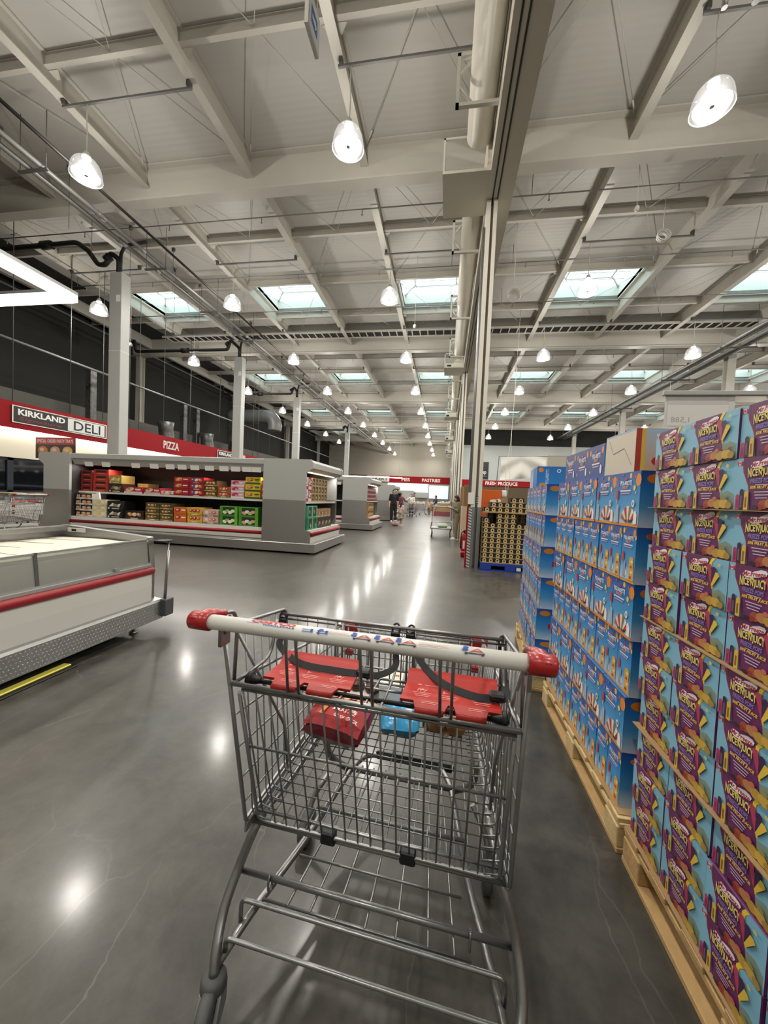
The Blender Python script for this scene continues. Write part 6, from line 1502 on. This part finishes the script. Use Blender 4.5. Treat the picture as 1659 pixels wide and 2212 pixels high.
    remesh(c, 'skirt' if legs == 'skirt' else ('shorts' if legs == 'shorts' else 'trousers'), mat('cloth_'+bottom.lstrip('#'), bottom, .85), t, vox)
    for sd in 'LR':
        a = V['an'+sd]; m = MB(); m.tube([a+Vector((0, .055, -.045))*s, a+Vector((0, .0, -.035))*s, a+Vector((0, -.09, -.055))*s, a+Vector((0, -.165, -.062))*s], [.036*s, .046*s, .042*s, .026*s], 12); m.ball(a+Vector((0, -.165, -.062))*s, (.03*s, .03*s, .027*s)); m.box(a+Vector((-.038, -.19, -.09))*s, a+Vector((.038, .09, -.066))*s)
        m.build('shoe', mat('shoe_'+shoes.lstrip('#'), shoes, .6), t)
    hm = MB(); hm.ball(h+Vector((0, .022, .036))*s, (.092*s, .104*s, .104*s), 18, 12); hm.ball(h+Vector((0, .048, -.03))*s, (.092*s, .074*s, .09*s), 14, 10)
    if long_hair: limb(hm, [h+Vector((0, .06, .0))*s, h+Vector((0, .085, -.16))*s, h+Vector((0, .10, -.36 if long_hair is True else -.14))*s], [.085*s, .085*s, .06*s])
    remesh(hm, 'hair', mat('hair_'+hair.lstrip('#'), hair, .5), t, vox*.9, 3)
    for sd in (-1, 1): MB().ball(h+Vector((.030*sd, -.088, .002))*s, (.010*s, .008*s, .007*s), 8, 6).build('eye', M_BLACK, t)
    MB().ball(h+Vector((0, -.088, -.062))*s, (.022*s, .006*s, .006*s), 8, 6).build('mouth', mat('lips', '#a0564c', .5), t)
    return t
person('man in black t-shirt and wide black trousers with white shoes', (-2.80, 20.4, 0), .35, 1.80, '#15151a', '#121216', '#0c0b0b', '#d8d8d4',
       dict(knL=(.10, -.03, .49), anL=(.12, -.01, .09), wrL=(.20, -.06, .86), elL=(.225, .02, 1.10)))
person('young girl with long dark hair in pale pink top and patterned skirt', (-2.05, 17.7, 0), 2.6, 1.16, '#cdaea4', '#8d8580', '#17110f', '#d9cfca',
       dict(elL=(.20, -.08, 1.12), wrL=(.16, -.28, 1.05), anL=(.1, -.1, .09), knL=(.1, -.1, .49)), long_hair=True, legs='skirt')
person('shopper in loose white shirt and dark trousers reaching to one side', (-2.5, 28.1, 0), -.2, 1.70, '#d9d6d0', '#1c1d22', '#120f0e', '#2a2a2c',
       dict(elR=(-.38, -.06, 1.22), wrR=(-.60, -.12, 1.16), elL=(.24, -.06, 1.12), wrL=(.12, -.22, 1.08)), sleeve=1.5)
person('shopper in maroon top standing behind the man in black', (-3.2, 27.4, 0), .8, 1.68, '#6b3340', '#3a3438', '#120f0e', '#3a3a3c',
       dict(elL=(.30, -.12, 1.12), wrL=(.36, -.34, 1.08)), sleeve=1.5)
person('shopper in blue top and beige shorts leaning to a cart', (-.80, 31.9, 0), -1.15, 1.70, '#2f3a5e', '#a59884', '#120f0e', '#b8562f',
       dict(elL=(.20, -.16, 1.12), wrL=(.17, -.40, 1.05), elR=(-.20, -.16, 1.12), wrR=(-.17, -.40, 1.05), anL=(.10, -.18, .09), knL=(.1, -.14, .49), anR=(-.10, .22, .10), knR=(-.1, .06, .49)), legs='shorts')
person('small child with dark hair riding by the cart of the shopper in blue', (-1.35, 32.6, 0), -.4, 1.15, '#c9a48c', '#7a6a62', '#120f0e', '#6a5a52', {})
person('woman with dark bobbed hair in olive shirt and khaki trousers, white shoes', (.40, 12.75, 0), -1.35, 1.50, '#767059', '#7f785f', '#0f0c0b', '#dedbd6',
       dict(head=(.0, -.05, 1.57), elL=(.235, -.02, 1.10), wrL=(.10, -.24, 1.20), elR=(-.235, -.02, 1.12), wrR=(-.08, -.26, 1.22), knL=(.10, -.04, .49), anL=(.10, -.02, .09)), long_hair='bob', sleeve=1.5)
t = thing('pink_bag', 'soft pink and grey patterned bag on the floor by the girl', 'bag', (-2.28, 17.45, 0)); m = MB(); m.bbox((-.17, -.10, .0), (.17, .10, .20), .06); m.ball((0, 0, .2), (.14, .08, .08), 16, 10); remesh(m, 'bag_body', mat('pink_pattern', '#a88a86', .8, noise=.4, nscale=25), t, .02); MB().tube(curve([(-.10, 0, .30), (0, 0, .46), (.10, 0, .30)], 6), .012, 8).build('bag_handle', M_RUB, t)
